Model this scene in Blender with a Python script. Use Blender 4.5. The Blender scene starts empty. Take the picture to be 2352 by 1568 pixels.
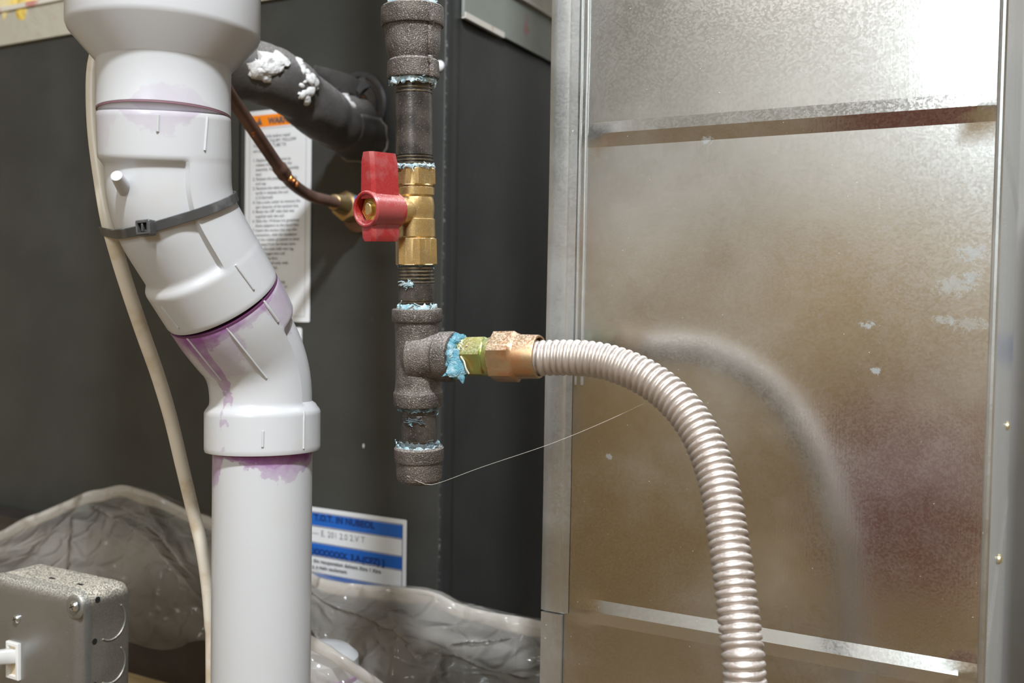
import bpy, bmesh, math, random
from mathutils import Vector, Matrix, noise
from mathutils.bvhtree import BVHTree
random.seed(7)
scene = bpy.context.scene
PI = math.pi
V = Vector

# ------------------------------------------------------------------ camera
FPX, CX, CY = 2250.0, 1176.0, 784.0
YAW, PITCH, ROLL = math.radians(28), math.atan(79/2250), math.radians(1.0)
CAM = V((0, 0, 1.2))
F0 = V((-math.sin(YAW), math.cos(YAW), 0)); R0 = V((math.cos(YAW), math.sin(YAW), 0)); Z = V((0, 0, 1))
FW = F0*math.cos(PITCH) - Z*math.sin(PITCH)
U0 = Z*math.cos(PITCH) + F0*math.sin(PITCH)
RT = R0*math.cos(ROLL) + U0*math.sin(ROLL)
UP = U0*math.cos(ROLL) - R0*math.sin(ROLL)
cd = bpy.data.cameras.new('camera'); cam = bpy.data.objects.new('camera', cd)
scene.collection.objects.link(cam); scene.camera = cam
cd.sensor_width = 36; cd.lens = 36*FPX/2352; cd.clip_start = 0.01
m = Matrix((RT, UP, -FW)).transposed().to_4x4(); m.translation = CAM
cam.matrix_world = m
cd.dof.use_dof = True; cd.dof.focus_distance = 0.575; cd.dof.aperture_fstop = 9.0

def ray(x, y): return FW + RT*((x-CX)/FPX) + UP*((CY-y)/FPX)
def pix(x, y, d): return CAM + ray(x, y)*d
def on_y(x, y, Y): r = ray(x, y); return CAM + r*((Y-CAM.y)/r.y)
def on_x(x, y, X): r = ray(x, y); return CAM + r*((X-CAM.x)/r.x)
def proj(p):
    q = p-CAM; d = q.dot(FW)
    return CX+FPX*q.dot(RT)/d, CY-FPX*q.dot(UP)/d, d

# ------------------------------------------------------------------ world, lights, exposure
w = bpy.data.worlds.new('world'); scene.world = w; w.use_nodes = True
w.node_tree.nodes['Background'].inputs[0].default_value = (0.9, 0.85, 0.78, 1)
w.node_tree.nodes['Background'].inputs[1].default_value = 0.15
vs = scene.view_settings
vs.view_transform = 'Standard'; vs.look = 'None'; vs.gamma = 1; vs.use_curve_mapping = False
vs.exposure = 0.2

def area(name, loc, target, size, power, col, shape='DISK', sizey=None):
    l = bpy.data.lights.new(name, 'AREA'); l.shape = shape; l.size = size
    if sizey: l.size_y = sizey
    l.energy = power; l.color = col
    o = bpy.data.objects.new(name, l); scene.collection.objects.link(o)
    o.location = loc
    o.rotation_euler = (V(target)-V(loc)).to_track_quat('-Z', 'Y').to_euler()
    return o
KEY = V((0.16, -0.16, 1.2+1.02))
area('work_lamp_light', KEY, (-0.3, 0.5, 1.2), 0.10, 25.0, (0.90, 0.95, 1.0))
area('ceiling_fill_light', (-0.3, -1.6, 2.46), (-0.3, -1.6, 0), 1.2, 22.0, (1.0, 0.95, 0.88), 'RECTANGLE', 0.3)  # added room fill; also brightens the wall mirrored in the duct
area('far_fill_light', (0.2, 1.75, 2.46), (0.2, 1.75, 0), 1.2, 9.0, (1.0, 0.97, 0.93), 'RECTANGLE', 0.3)  # added fill, for a glow on the cabinet side and far wall
area('hotspot_light', (0.30, -2.26, 2.06), (0.0, 1.0, 1.6), 0.86, 14.0, (0.78, 0.93, 1.0), 'RECTANGLE', 0.34)  # added light, placed to make the bright spot on the duct

# ------------------------------------------------------------------ materials
class NT:
    def __init__(s, name):
        s.m = bpy.data.materials.new(name); s.m.use_nodes = True
        s.t = s.m.node_tree; s.n = s.t.nodes; s.b = s.n['Principled BSDF']; s.o = s.n['Material Output']
        s.tc = s.n.new('ShaderNodeTexCoord')
    def l(s, a, b): s.t.links.new(a, b)
    def inp(s, sock, v):
        if isinstance(v, bpy.types.NodeSocket): s.l(v, sock)
        elif isinstance(v, (tuple, list)): sock.default_value = (*v, 1) if len(v) == 3 and sock.type == 'RGBA' else v
        else: sock.default_value = v
    def mapv(s, scale, loc=(0, 0, 0), src=None):
        n = s.n.new('ShaderNodeMapping'); n.inputs['Scale'].default_value = scale; n.inputs['Location'].default_value = loc
        s.l(src or s.tc.outputs['Object'], n.inputs['Vector']); return n.outputs[0]
    def noise(s, scale, detail=4, rough=.55, vec=None):
        n = s.n.new('ShaderNodeTexNoise'); n.inputs['Scale'].default_value = scale
        n.inputs['Detail'].default_value = detail; n.inputs['Roughness'].default_value = rough
        s.l(vec or s.tc.outputs['Object'], n.inputs['Vector']); return n.outputs['Fac']
    def voro(s, scale, out='Color', vec=None):
        n = s.n.new('ShaderNodeTexVoronoi'); n.inputs['Scale'].default_value = scale
        s.l(vec or s.tc.outputs['Object'], n.inputs['Vector']); return n.outputs[out]
    def math(s, op, a, b=0.0, clamp=False):
        n = s.n.new('ShaderNodeMath'); n.operation = op; n.use_clamp = clamp
        s.inp(n.inputs[0], a); s.inp(n.inputs[1], b); return n.outputs[0]
    def ramp(s, f, lo, hi, a=0.0, b=1.0):
        n = s.n.new('ShaderNodeMapRange'); n.interpolation_type = 'SMOOTHSTEP'
        s.inp(n.inputs[0], f); s.inp(n.inputs[1], lo); s.inp(n.inputs[2], hi); s.inp(n.inputs[3], a); s.inp(n.inputs[4], b)
        return n.outputs[0]
    def mix(s, f, a, b):
        n = s.n.new('ShaderNodeMix'); n.data_type = 'RGBA'
        s.inp(n.inputs[0], f); s.inp(n.inputs[6], a); s.inp(n.inputs[7], b); return n.outputs[2]
    def sep(s, v):
        n = s.n.new('ShaderNodeSeparateXYZ'); s.l(v, n.inputs[0]); return n.outputs
    def bump(s, h, strength, dist=.001):
        n = s.n.new('ShaderNodeBump'); n.inputs['Strength'].default_value = strength; n.inputs['Distance'].default_value = dist
        s.inp(n.inputs['Height'], h); s.l(n.outputs[0], s.b.inputs['Normal']); return n
    def set(s, **k):
        for a, v in k.items():
            s.inp(s.b.inputs[{'color': 'Base Color', 'rough': 'Roughness', 'metal': 'Metallic', 'spec': 'Specular IOR Level',
                              'coat': 'Coat Weight', 'aniso': 'Anisotropic', 'sss': 'Subsurface Weight', 'emit': 'Emission Color',
                              'estr': 'Emission Strength', 'alpha': 'Alpha'}[a]], v)
        return s

def M(name, c1, c2=None, ns=60, lo=.35, hi=.65, rough=.5, metal=0.0, bump=0.0, bs=300, bd=.001, dust=None, stretch=None, speck=None, spec=.5):
    t = NT(name); vec = t.mapv(stretch) if stretch else None
    col = c1
    if c2: col = t.mix(t.ramp(t.noise(ns, vec=vec), lo, hi), c1, c2)
    r, me = rough, metal
    if speck:   # (colour, scale, threshold)
        f = t.ramp(t.noise(speck[1], 2), speck[2], speck[2]+.08)
        col = t.mix(f, col, speck[0])
    if dust:    # settled dust on upward faces: (colour, amount)
        g = t.n.new('ShaderNodeNewGeometry'); nz = t.sep(g.outputs['Normal'])[2]
        d = t.math('MULTIPLY', t.ramp(nz, .05, .9, 0.08, 1.0), t.ramp(t.noise(900, 3), .42, .62, .25, 1.0))
        d = t.math('MULTIPLY', d, dust[1], True)
        col = t.mix(d, col, dust[0]); me = t.math('MULTIPLY', t.math('SUBTRACT', 1.0, d), metal)
        r = t.math('ADD', t.math('MULTIPLY', d, .35), rough, True)
    t.set(color=col, rough=r, metal=me, spec=spec)
    if bump: t.bump(t.noise(bs, 3), bump, bd)
    return t.m

def stain_pvc(name, stains=(), base=(.52, .525, .54), dirt=.35):
    # stains: (v0, length, strength, centre angle, half width in degrees, seed); uv.y is metres along the pipe, angle 0 faces out
    t = NT(name)
    uv = t.tc.outputs['UV']; u, v, _ = t.sep(uv)
    ang = t.math('MULTIPLY', u, 2*PI)
    cv = t.n.new('ShaderNodeCombineXYZ'); t.l(t.math('COSINE', ang), cv.inputs[0]); t.l(t.math('SINE', ang), cv.inputs[1]); t.l(t.math('MULTIPLY', v, 30), cv.inputs[2])
    dn = t.ramp(t.noise(38, 6, .65), .50, .78)
    col = t.mix(t.math('MULTIPLY', dn, dirt), base, (.52, .45, .34))
    for (v0, ln, st, pc, pw, seed) in stains:
        mp = t.mapv((1, 1, 1), (seed, seed*.7, seed*.3), cv.outputs[0])
        nz = t.noise(2.6, 4, .6, mp)
        da = t.math('SUBTRACT', u, (pc % 360)/360.0)
        da = t.math('ABSOLUTE', t.math('SUBTRACT', t.math('FRACT', t.math('ADD', da, .5)), .5))
        win = t.ramp(t.math('DIVIDE', da, pw/360.0), .25, 1.0, 1.0, 0.0)
        s_ = t.math('ABSOLUTE', t.math('SUBTRACT', v, v0))
        lim = t.math('MULTIPLY', t.math('MULTIPLY', win, t.ramp(nz, .25, .75, .45, 1.15)), abs(ln))
        k = t.ramp(t.math('SUBTRACT', lim, s_), 0.0, abs(ln)*.12)
        k = t.math('MULTIPLY', k, t.ramp(s_, 0.0, abs(ln), st, st*.5))
        k = t.math('MULTIPLY', k, t.ramp(t.noise(90, 4, .6), .3, .7, .6, 1.0))
        col = t.mix(k, col, (.24, .055, .26))
    t.set(color=col, rough=.30, spec=.5)
    t.b.inputs['Coat Weight'].default_value = .15
    t.bump(t.noise(420, 2), .04, .0006)
    return t.m

def galvanised(name, base=(.60, .60, .585), rough=.26, spots=(), streak=.35, dull=.25):
    t = NT(name)
    c = t.voro(900); cr = t.sep(c)[0]
    f = t.noise(3.2, 5, .6)
    col = t.mix(t.ramp(f, .35, .7), base, tuple(b*.86 for b in base))
    col = t.mix(t.math('MULTIPLY', cr, .14), col, (.72, .73, .74))
    me = 1.0
    r = t.math('ADD', t.math('MULTIPLY', t.ramp(cr, 0, 1), .05), rough)
    r = t.math('ADD', r, t.math('MULTIPLY', t.ramp(f, .3, .75), .04))
    # fine white oxide freckles and the pale haze of zinc
    fr = t.ramp(t.noise(520, 2), .73, .79)
    hz = t.math('MULTIPLY', t.ramp(t.noise(7, 6, .6), .35, .8), dull)
    col = t.mix(t.math('MAXIMUM', t.math('MULTIPLY', fr, .7), hz), col, (.66, .65, .61))
    met = t.math('SUBTRACT', 1.0, t.math('MAXIMUM', t.math('MULTIPLY', fr, .8), t.math('MULTIPLY', hz, .8)))
    for (c0, sx, sz, colr, a) in spots:
        mp = t.n.new('ShaderNodeMapping'); mp.vector_type = 'POINT'
        t.l(t.tc.outputs['Object'], mp.inputs[0])
        mp.inputs['Location'].default_value = (-c0[0]/sx, 0, -c0[2]/sz); mp.inputs['Scale'].default_value = (1/sx, 0, 1/sz)
        ln = t.n.new('ShaderNodeVectorMath'); ln.operation = 'LENGTH'; t.l(mp.outputs[0], ln.inputs[0])
        k = t.math('ADD', ln.outputs['Value'], t.math('MULTIPLY', t.math('SUBTRACT', t.noise(260, 6, .75), .5), 4.5))
        k = t.math('MULTIPLY', t.ramp(k, .95, .45), a)
        col = t.mix(k, col, colr); met = t.math('MULTIPLY', met, t.math('SUBTRACT', 1.0, k))
    t.set(color=col, rough=r, metal=met, aniso=.0)
    st = t.noise(1.0, 3, .6, t.mapv((900, 900, 55)))
    wv = t.noise(2.6, 2)
    h = t.math('ADD', t.math('MULTIPLY', st, streak), t.math('MULTIPLY', t.noise(700, 2), .35))
    b1 = t.n.new('ShaderNodeBump'); b1.inputs['Strength'].default_value = .05; b1.inputs['Distance'].default_value = .012
    t.l(wv, b1.inputs['Height'])
    b2 = t.bump(h, .10, .0004); t.l(b1.outputs[0], b2.inputs['Normal'])
    return t.m

DUST = (.46, .42, .39)
mat = {}
mat['iron'] = M('cast_iron', (.070, .056, .048), (.130, .106, .090), 90, rough=.44, metal=.45, bump=.8, bs=1300, bd=.0011, dust=(DUST, .7), speck=((.42, .38, .35), 1500, .60))
mat['nipple'] = M('black_steel', (.040, .035, .033), (.11, .095, .085), 70, rough=.33, metal=.6, bump=.12, bs=900, bd=.0004, dust=(DUST, .25), speck=((.30, .27, .25), 1500, .62))
mat['thread'] = M('cut_thread', (.26, .21, .12), (.12, .10, .08), 200, rough=.35, metal=.85, dust=(DUST, .4))
mat['brass'] = M('brass', (.60, .40, .15), (.50, .34, .14), 110, rough=.33, metal=.85, bump=.12, bs=900, bd=.0004, dust=((.62, .52, .40), .7), speck=((.70, .58, .40), 1500, .60))
mat['brassnut'] = M('bright_brass', (.74, .52, .13), (.60, .40, .10), 300, rough=.28, metal=.9)
mat['red'] = M('red_vinyl', (.30, .010, .010), (.31, .045, .043), 60, .46, .56, rough=.34, bump=.1, bs=1400, bd=.0003, dust=((.46, .25, .245), .75), spec=.5)
mat['seal'] = M('blue_sealant', (.11, .31, .40), (.38, .54, .59), 240, .38, .68, rough=.9, bump=1.0, bs=1100, bd=.0015)
mat['sealwhite'] = M('pale_sealant', (.48, .56, .58), (.20, .42, .50), 260, .42, .68, rough=.8, bump=.4, bs=900, bd=.001)
mat['seal_pale'] = M('pale_blue_sealant', (.27, .40, .45), (.52, .59, .61), 220, .38, .66, rough=.85, bump=.5, bs=900, bd=.001)
mat['seal_dark'] = M('smeared_sealant', (.06, .075, .08), (.26, .40, .46), 200, .46, .72, rough=.7, bump=.4, bs=900, bd=.001)
mat['fibre'] = M('pale_fibre', (.68, .66, .56), rough=.9)
mat['hose'] = M('coated_hose', (.58, .515, .475), (.52, .455, .41), 60, rough=.36, metal=.72, dust=((.74, .70, .69), .55))
mat['zinc_y'] = M('yellow_zinc', (.42, .33, .10), (.34, .40, .14), 70, .4, .62, rough=.3, metal=.85, dust=((.6, .55, .42), .6))
mat['zinc_o'] = M('bronze_zinc', (.48, .34, .20), (.52, .27, .13), 60, .42, .62, rough=.34, metal=.85, dust=((.66, .58, .48), .7))
mat['black'] = M('black_cabinet_paint', (.036, .038, .036), (.048, .050, .047), 9, rough=.42, bump=.35, bs=330, bd=.0007, speck=((.10, .10, .095), 46, .74))
mat['black_edge'] = M('worn_black_edge', (.03, .031, .03), (.22, .22, .21), 260, .52, .72, rough=.42)
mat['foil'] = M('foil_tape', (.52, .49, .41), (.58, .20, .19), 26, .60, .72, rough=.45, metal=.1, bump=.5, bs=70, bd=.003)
mat['foil_shade'] = M('shaded_foil', (.33, .35, .31), (.40, .22, .20), 22, .64, .74, rough=.45, metal=.2, bump=.3, bs=40, bd=.003)  # darker copy of the foil tape, side-face shade put into its colour
mat['foil_lip'] = M('pale_lip', (.72, .68, .60), (.60, .26, .24), 30, .6, .7, rough=.5)
mat['plenum'] = M('plenum_metal', (.30, .32, .28), (.40, .38, .33), 12, rough=.45, metal=.4)
mat['yellow'] = M('yellow_insulation', (.80, .58, .12), (.85, .74, .45), 22, rough=.95, bump=.8, bs=90, bd=.004)
mat['rubber'] = M('black_rubber_foam', (.062, .057, .055), (.095, .088, .084), 40, rough=.50, bump=.30, bs=220, bd=.0012, dust=((.36, .34, .33), .85))  # dust raised so the lit look of the tops sits in the colour
mat['rubber_dark'] = M('black_rubber', (.05, .05, .054), (.08, .08, .085), 40, rough=.35, bump=.1, bs=200)
mat['white_goo'] = M('white_sealant', (.80, .80, .79), (.62, .61, .60), 130, rough=.7, bump=.6, bs=350, bd=.002)
mat['copper'] = M('aged_copper', (.32, .17, .12), (.19, .115, .09), 34, rough=.36, metal=.45, bump=.08, bs=300, dust=((.42, .33, .29), .45))
mat['copper_hot'] = M('bright_copper', (.70, .25, .06), (.45, .17, .06), 140, rough=.35, metal=.75)
mat['tube'] = M('yellowed_vinyl', (.74, .68, .58), (.58, .47, .33), 42, .48, .75, rough=.35, speck=((.12, .09, .08), 520, .80))
mat['tie'] = M('dark_nylon', (.055, .055, .055), (.12, .12, .12), 90, .5, .75, rough=.36, bump=.1, bs=600, bd=.0004)
mat['label'] = M('label_paper', (.74, .75, .77), rough=.4)
mat['orange'] = M('orange_print', (.90, .25, .01), rough=.45)
mat['ink'] = M('black_ink', (.09, .09, .095), rough=.5)
mat['ink_grey'] = M('faded_ink', (.33, .33, .35), rough=.5)
mat['ink_navy'] = M('navy_ink', (.008, .03, .14), rough=.5)
mat['blue'] = M('blue_print', (.012, .12, .50), rough=.42)
mat['box'] = M('grey_steel_box', (.30, .30, .295), (.25, .245, .235), 14, rough=.36, metal=.75, dust=((.66, .62, .52), .85), speck=((.5, .5, .48), 700, .70))
mat['box_side'] = M('dusty_steel', (.17, .155, .13), (.24, .22, .19), 18, rough=.42, metal=.6, dust=((.72, .67, .56), 1.2))
mat['box_in'] = M('dull_steel', (.17, .155, .13), (.24, .22, .19), 18, rough=.45, metal=.6)
mat['hole'] = M('dark_hole', (.006, .006, .006), rough=.8)
mat['screw'] = M('zinc_screw', (.62, .66, .66), rough=.25, metal=.95)
mat['bscrew'] = M('yellow_zinc_screw', (.75, .66, .40), rough=.3, metal=.8)
mat['ivory'] = M('white_plastic', (.78, .77, .75), rough=.35)
mat['ivory_y'] = M('yellowed_plastic', (.72, .60, .42), rough=.45)
mat['wall'] = M('tan_wall', (.56, .45, .30), (.50, .40, .26), 3, rough=.85, bump=.2, bs=40)
mat['wall_white'] = M('white_wall', (.68, .69, .70), (.62, .63, .64), 3, rough=.85)
mat['wall_grey'] = M('grey_wall', (.55, .55, .55), (.48, .48, .47), 3, rough=.85)
mat['floor'] = M('tan_floor', (.34, .25, .15), (.28, .20, .12), 5, rough=.7, bump=.2, bs=60)
mat['ceil'] = M('white_ceiling', (.80, .80, .79), rough=.9)
mat['wood'] = M('pale_wood', (.60, .46, .25), (.50, .375, .195), 24, rough=.7, stretch=(1, 8, 8))
mat['dark_steel'] = M('dark_furnace_steel', (.035, .030, .027), (.06, .052, .046), 12, rough=.5, metal=.2)
mat['blackpipe'] = M('black_plastic_pipe', (.02, .02, .02), rough=.4)
mat['lamp'] = M('lamp_housing', (.12, .12, .12), rough=.5)
mat['maroon'] = M('maroon_canvas', (.20, .055, .045), (.15, .04, .035), 40, rough=.85)
mat['strap'] = M('black_webbing', (.02, .02, .02), rough=.8)
mat['tank'] = M('white_enamel', (.62, .62, .61), rough=.35)
mat['web'] = M('spider_silk', (.62, .58, .52), rough=.5)
mat['galv'] = galvanised('galvanised_sheet')

def poly_mat(name='clear_polythene', f0=.24, f1=.44):
    t = NT(name)
    g = t.n.new('ShaderNodeNewGeometry')
    n1 = t.ramp(t.noise(9, 2, .5), .33, .72)
    tr = t.n.new('ShaderNodeBsdfTransparent'); tr.inputs[0].default_value = (.93, .92, .90, 1)
    tl = t.n.new('ShaderNodeBsdfTranslucent'); tl.inputs[0].default_value = (.62, .58, .52, 1)
    t.set(color=(.80, .755, .70), rough=.13, spec=1.0)
    mx = t.n.new('ShaderNodeMixShader'); mx.inputs[0].default_value = .70
    t.l(tl.outputs[0], mx.inputs[1]); t.l(t.b.outputs[0], mx.inputs[2])
    m2 = t.n.new('ShaderNodeMixShader'); t.l(t.ramp(n1, 0, 1, f0, f1), m2.inputs[0])
    t.l(tr.outputs[0], m2.inputs[1]); t.l(mx.outputs[0], m2.inputs[2])
    t.l(m2.outputs[0], t.o.inputs[0]); 
    dv = t.mapv((1, 1, .55)); wob = t.n.new('ShaderNodeVectorMath'); wob.operation = 'ADD'
    nn = t.n.new('ShaderNodeTexNoise'); nn.inputs['Scale'].default_value = 9; t.l(dv, nn.inputs['Vector'])
    sc = t.n.new('ShaderNodeVectorMath'); sc.operation = 'SCALE'; sc.inputs['Scale'].default_value = .06; t.l(nn.outputs['Color'], sc.inputs[0])
    t.l(dv, wob.inputs[0]); t.l(sc.outputs[0], wob.inputs[1])
    def edge(scale):
        n = t.n.new('ShaderNodeTexVoronoi'); n.feature = 'DISTANCE_TO_EDGE'; n.inputs['Scale'].default_value = scale
        t.l(wob.outputs[0], n.inputs['Vector']); return n.outputs['Distance']
    h = t.math('ADD', t.ramp(edge(13), 0.0, .22, 1.0, 0.0), t.math('MULTIPLY', t.ramp(edge(34), 0.0, .2, 1.0, 0.0), .35))
    t.bump(h, .8, .006)
    return t.m
mat['poly'] = poly_mat()
mat['poly_fold'] = poly_mat('folded_polythene', .55, .8)

# ------------------------------------------------------------------ geometry helpers
def frame(a, ref=None):
    a = a.normalized()
    if ref is None: ref = -FW
    r = ref - a*ref.dot(a)
    if r.length < 1e-4: r = Z - a*Z.dot(a)
    r.normalize(); return a, r, a.cross(r)

class MB:
    def __init__(s): s.v = []; s.f = []; s.uv = []; s.flat = False
    def face(s, idx, uvs=None): s.f.append(tuple(idx)); s.uv.append(uvs or [(0, 0)]*len(idx))
    def grid(s, rows, closed=True, uvs=None, cap0=False, cap1=False):
        b = len(s.v); n = len(rows[0])
        for r in rows: s.v.extend([V(p) for p in r])
        for i in range(len(rows)-1):
            for j in range(n if closed else n-1):
                k = (j+1) % n
                q = (b+i*n+j, b+i*n+k, b+(i+1)*n+k, b+(i+1)*n+j)
                if uvs:
                    v0, v1 = uvs[i], uvs[i+1]
                    t = [(j/n, v0), ((j+1)/n, v0), ((j+1)/n, v1), (j/n, v1)]
                else: t = None
                s.face(q, t)
        if cap0: s.face([b+j for j in range(n)][::-1])
        if cap1: s.face([b+(len(rows)-1)*n+j for j in range(n)])
        return s
    def lathe(s, A, axis, prof, n=48, ref=None, shape=None, caps=(True, True), v0=0.0):
        a, r, t = frame(axis, ref); rows = []; uvs = []
        for (tt, rr) in prof:
            row = []
            for j in range(n):
                ph = 2*PI*j/n; q = shape(tt, ph, rr) if shape else rr
                row.append(A + a*tt + (r*math.cos(ph) + t*math.sin(ph))*q)
            rows.append(row); uvs.append(tt+v0)
        return s.grid(rows, True, uvs, *caps)
    def sweep(s, pts, rf, n=24, ref=None, caps=(True, True)):
        tang = []
        for i in range(len(pts)):
            a = pts[max(i-1, 0)]; b = pts[min(i+1, len(pts)-1)]; tang.append((b-a).normalized())
        _, r, _ = frame(tang[0], ref); rows = []; uvs = []; L = 0
        for i, p in enumerate(pts):
            if i: L += (p-pts[i-1]).length
            r = (r - tang[i]*r.dot(tang[i])).normalized(); t = tang[i].cross(r)
            row = []
            for j in range(n):
                ph = 2*PI*j/n; q = rf(L, ph) if callable(rf) else rf
                row.append(p + (r*math.cos(ph)+t*math.sin(ph))*q)
            rows.append(row); uvs.append(L)
        return s.grid(rows, True, uvs, *caps)
    def box(s, lo, hi):
        b = len(s.v); x0, y0, z0 = lo; x1, y1, z1 = hi
        s.v += [V(p) for p in ((x0,y0,z0),(x1,y0,z0),(x1,y1,z0),(x0,y1,z0),(x0,y0,z1),(x1,y0,z1),(x1,y1,z1),(x0,y1,z1))]
        for q in ((3,2,1,0),(4,5,6,7),(0,1,5,4),(1,2,6,5),(2,3,7,6),(3,0,4,7)): s.face([b+i for i in q])
        return s
    def rbox(s, c, ax, ay, az, w, h, prof, r=.003, n=6):
        # rounded rectangle loft: prof = [(offset along az, inset)], w along ax, h along ay
        rows = []
        for (t, ins) in prof:
            row = []; hw, hh = w/2-ins, h/2-ins; rr = max(r-ins, .0003) if r > ins else .0003
            for (sx, sy, a0) in ((1, 1, 0), (-1, 1, 90), (-1, -1, 180), (1, -1, 270)):
                for k in range(n+1):
                    a = math.radians(a0+90*k/n)
                    row.append(c + ax*(sx*(hw-rr)+rr*math.cos(a)) + ay*(sy*(hh-rr)+rr*math.sin(a)) + az*t)
            rows.append(row)
        return s.grid(rows, True, None, True, True)
    def blob(s, c, rx, ry, rz, n=10, m_=14, amp=.3, fr=60, seed=0, X=None, Y=None, ZZ=None):
        X = X or V((1, 0, 0)); Y = Y or V((0, 1, 0)); ZZ = ZZ or V((0, 0, 1)); rows = []
        for i in range(n+1):
            th = PI*(.02+.96*i/n); row = []
            for j in range(m_):
                ph = 2*PI*j/m_
                d = X*(rx*math.sin(th)*math.cos(ph)) + Y*(ry*math.sin(th)*math.sin(ph)) + ZZ*(rz*math.cos(th))
                row.append(c + d*(1+amp*noise.noise((c+d)*fr+V((seed, 0, 0)))*2))
            rows.append(row)
        return s.grid(rows, True, None, True, True)
    def build(s, name, material, parent=None, smooth=True, angle=35):
        off = parent_loc(parent)
        me = bpy.data.meshes.new(name)
        me.from_pydata([tuple(p-off) for p in s.v], [], s.f)
        uvl = me.uv_layers.new(name='UVMap'); k = 0
        flat = [c for u in s.uv for c in u]
        for k, c in enumerate(flat): uvl.data[k].uv = c
        bm = bmesh.new(); bm.from_mesh(me); bmesh.ops.recalc_face_normals(bm, faces=bm.faces); bm.to_mesh(me); bm.free()
        if smooth:
            for p in me.polygons: p.use_smooth = True
            me.set_sharp_from_angle(angle=math.radians(angle))
        me.materials.append(mat[material] if isinstance(material, str) else material)
        o = bpy.data.objects.new(name, me); scene.collection.objects.link(o)
        if parent: o.parent = parent
        o['_off'] = 0; del o['_off']
        return o
    def bvh(s): return BVHTree.FromPolygons([tuple(p) for p in s.v], s.f)

LOC = {}
def parent_loc(p):
    if p is None: return V((0, 0, 0))
    return parent_loc(p.parent) + V(p.location)
def thing(name, label, cat, loc, group=None, kind=None):
    o = bpy.data.objects.new(name, None); scene.collection.objects.link(o); o.location = loc
    o.empty_display_size = .02
    return tag(o, label, cat, group, kind)
def tag(o, label=None, cat=None, group=None, kind=None):
    if label: o['label'] = label
    if cat: o['category'] = cat
    if group: o['group'] = group
    if kind: o['kind'] = kind
    return o
def plab(o, label): o['label'] = label; return o

def spline(pts, step):
    out = []; P = [pts[0]+(pts[0]-pts[1])] + list(pts) + [pts[-1]+(pts[-1]-pts[-2])]
    raw = []
    for i in range(1, len(P)-2):
        for k in range(40):
            t = k/40; a, b, c, d = P[i-1], P[i], P[i+1], P[i+2]
            raw.append(.5*((2*b)+(c-a)*t+(2*a-5*b+4*c-d)*t*t+(3*b-a-3*c+d)*t**3))
    raw.append(P[-2])
    L = [0]
    for i in range(1, len(raw)): L.append(L[-1]+(raw[i]-raw[i-1]).length)
    n = max(2, int(L[-1]/step)); j = 0
    for k in range(n+1):
        s = L[-1]*k/n
        while j < len(L)-2 and L[j+1] < s: j += 1
        t = (s-L[j])/max(L[j+1]-L[j], 1e-9); out.append(raw[j].lerp(raw[j+1], min(max(t, 0), 1)))
    return out

def fillet(a, b, c, rad, step=.003):
    d1 = (a-b).normalized(); d2 = (c-b).normalized(); ang = d1.angle(d2); tl = rad/math.tan(ang/2)
    p1, p2 = b+d1*tl, b+d2*tl; bis = (d1+d2).normalized(); cen = b+bis*(rad/math.sin(ang/2))
    out = []
    def seg(u, v_):
        n = max(1, int((v_-u).length/step)); return [u.lerp(v_, k/n) for k in range(n)]
    out += seg(a, p1)
    u, v_ = p1-cen, p2-cen; n = 14; th = u.angle(v_)
    for k in range(n):
        t = k/n; out.append(cen + (u*math.sin((1-t)*th)+v_*math.sin(t*th))/math.sin(th))
    out += seg(p2, c); out.append(c); return out

def hexr(ap, chamf=None, off=0.0):
    def f(ph):
        q = (ph+off) % (PI/3) - PI/6
        return ap/math.cos(q)
    return f

def cast(bvh, x, y):
    r = ray(x, y).normalized(); h = bvh.ray_cast(CAM, r)
    return h[0], h[1]

class Axis:
    """straight 3D axis given by two points; profiles may be written as (pixel row, pixel width)"""
    def __init__(s, A, B): s.A, s.B = A, B; s.dir = (B-A).normalized(); s.L = (B-A).length
    def t(s, py):
        lo, hi = -2.0*s.L, 3.0*s.L
        for _ in range(60):
            mid = (lo+hi)/2
            if proj(s.A+s.dir*mid)[1] < py: lo = mid
            else: hi = mid
        return (lo+hi)/2
    def at(s, py): return s.A+s.dir*s.t(py)
    def r(s, py, wpx): return wpx/2*proj(s.at(py))[2]/FPX
    def prof(s, lst): return [(s.t(y), s.r(y, w_)) for (y, w_) in lst]

def text_mesh(mb, txt, size, org, ax, ay, az, lift=.0004, bold=0.0, align='LEFT'):
    cu = bpy.data.curves.new('t', 'FONT'); cu.body = txt; cu.size = size; cu.resolution_u = 2; cu.align_x = align; cu.offset = bold
    ob = bpy.data.objects.new('t', cu); scene.collection.objects.link(ob)
    dg = bpy.context.evaluated_depsgraph_get(); me = ob.evaluated_get(dg).to_mesh()
    b = len(mb.v)
    for v in me.vertices: mb.v.append(org + ax*v.co.x + ay*v.co.y + az*lift)
    for p in me.polygons: mb.face([b+i for i in p.vertices])
    ob.evaluated_get(dg).to_mesh_clear(); bpy.data.objects.remove(ob); bpy.data.curves.remove(cu)

# ------------------------------------------------------------------ the room
X0, X1, Y0, Y1, H = -2.2, 1.7, -2.3, 2.3, 2.5
def struct(name, lo, hi, m_):
    o = MB().box(lo, hi).build(name, m_, smooth=False); o['kind'] = 'structure'; return o
struct('floor', (X0, Y0, -.1), (X1, Y1, 0), 'floor')
struct('ceiling', (X0, Y0, H), (X1, Y1, H+.1), 'ceil')
struct('wall_back', (X0, Y0-.1, 0), (X1, Y0, H), 'wall_white')
struct('wall_front', (X0, Y1, 0), (X1, Y1+.1, H), 'wall_grey')
struct('wall_left', (X0-.1, Y0, 0), (X0, Y1, H), 'wall')
struct('wall_right', (X1, Y0, 0), (X1+.1, Y1, H), 'wall')

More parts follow.
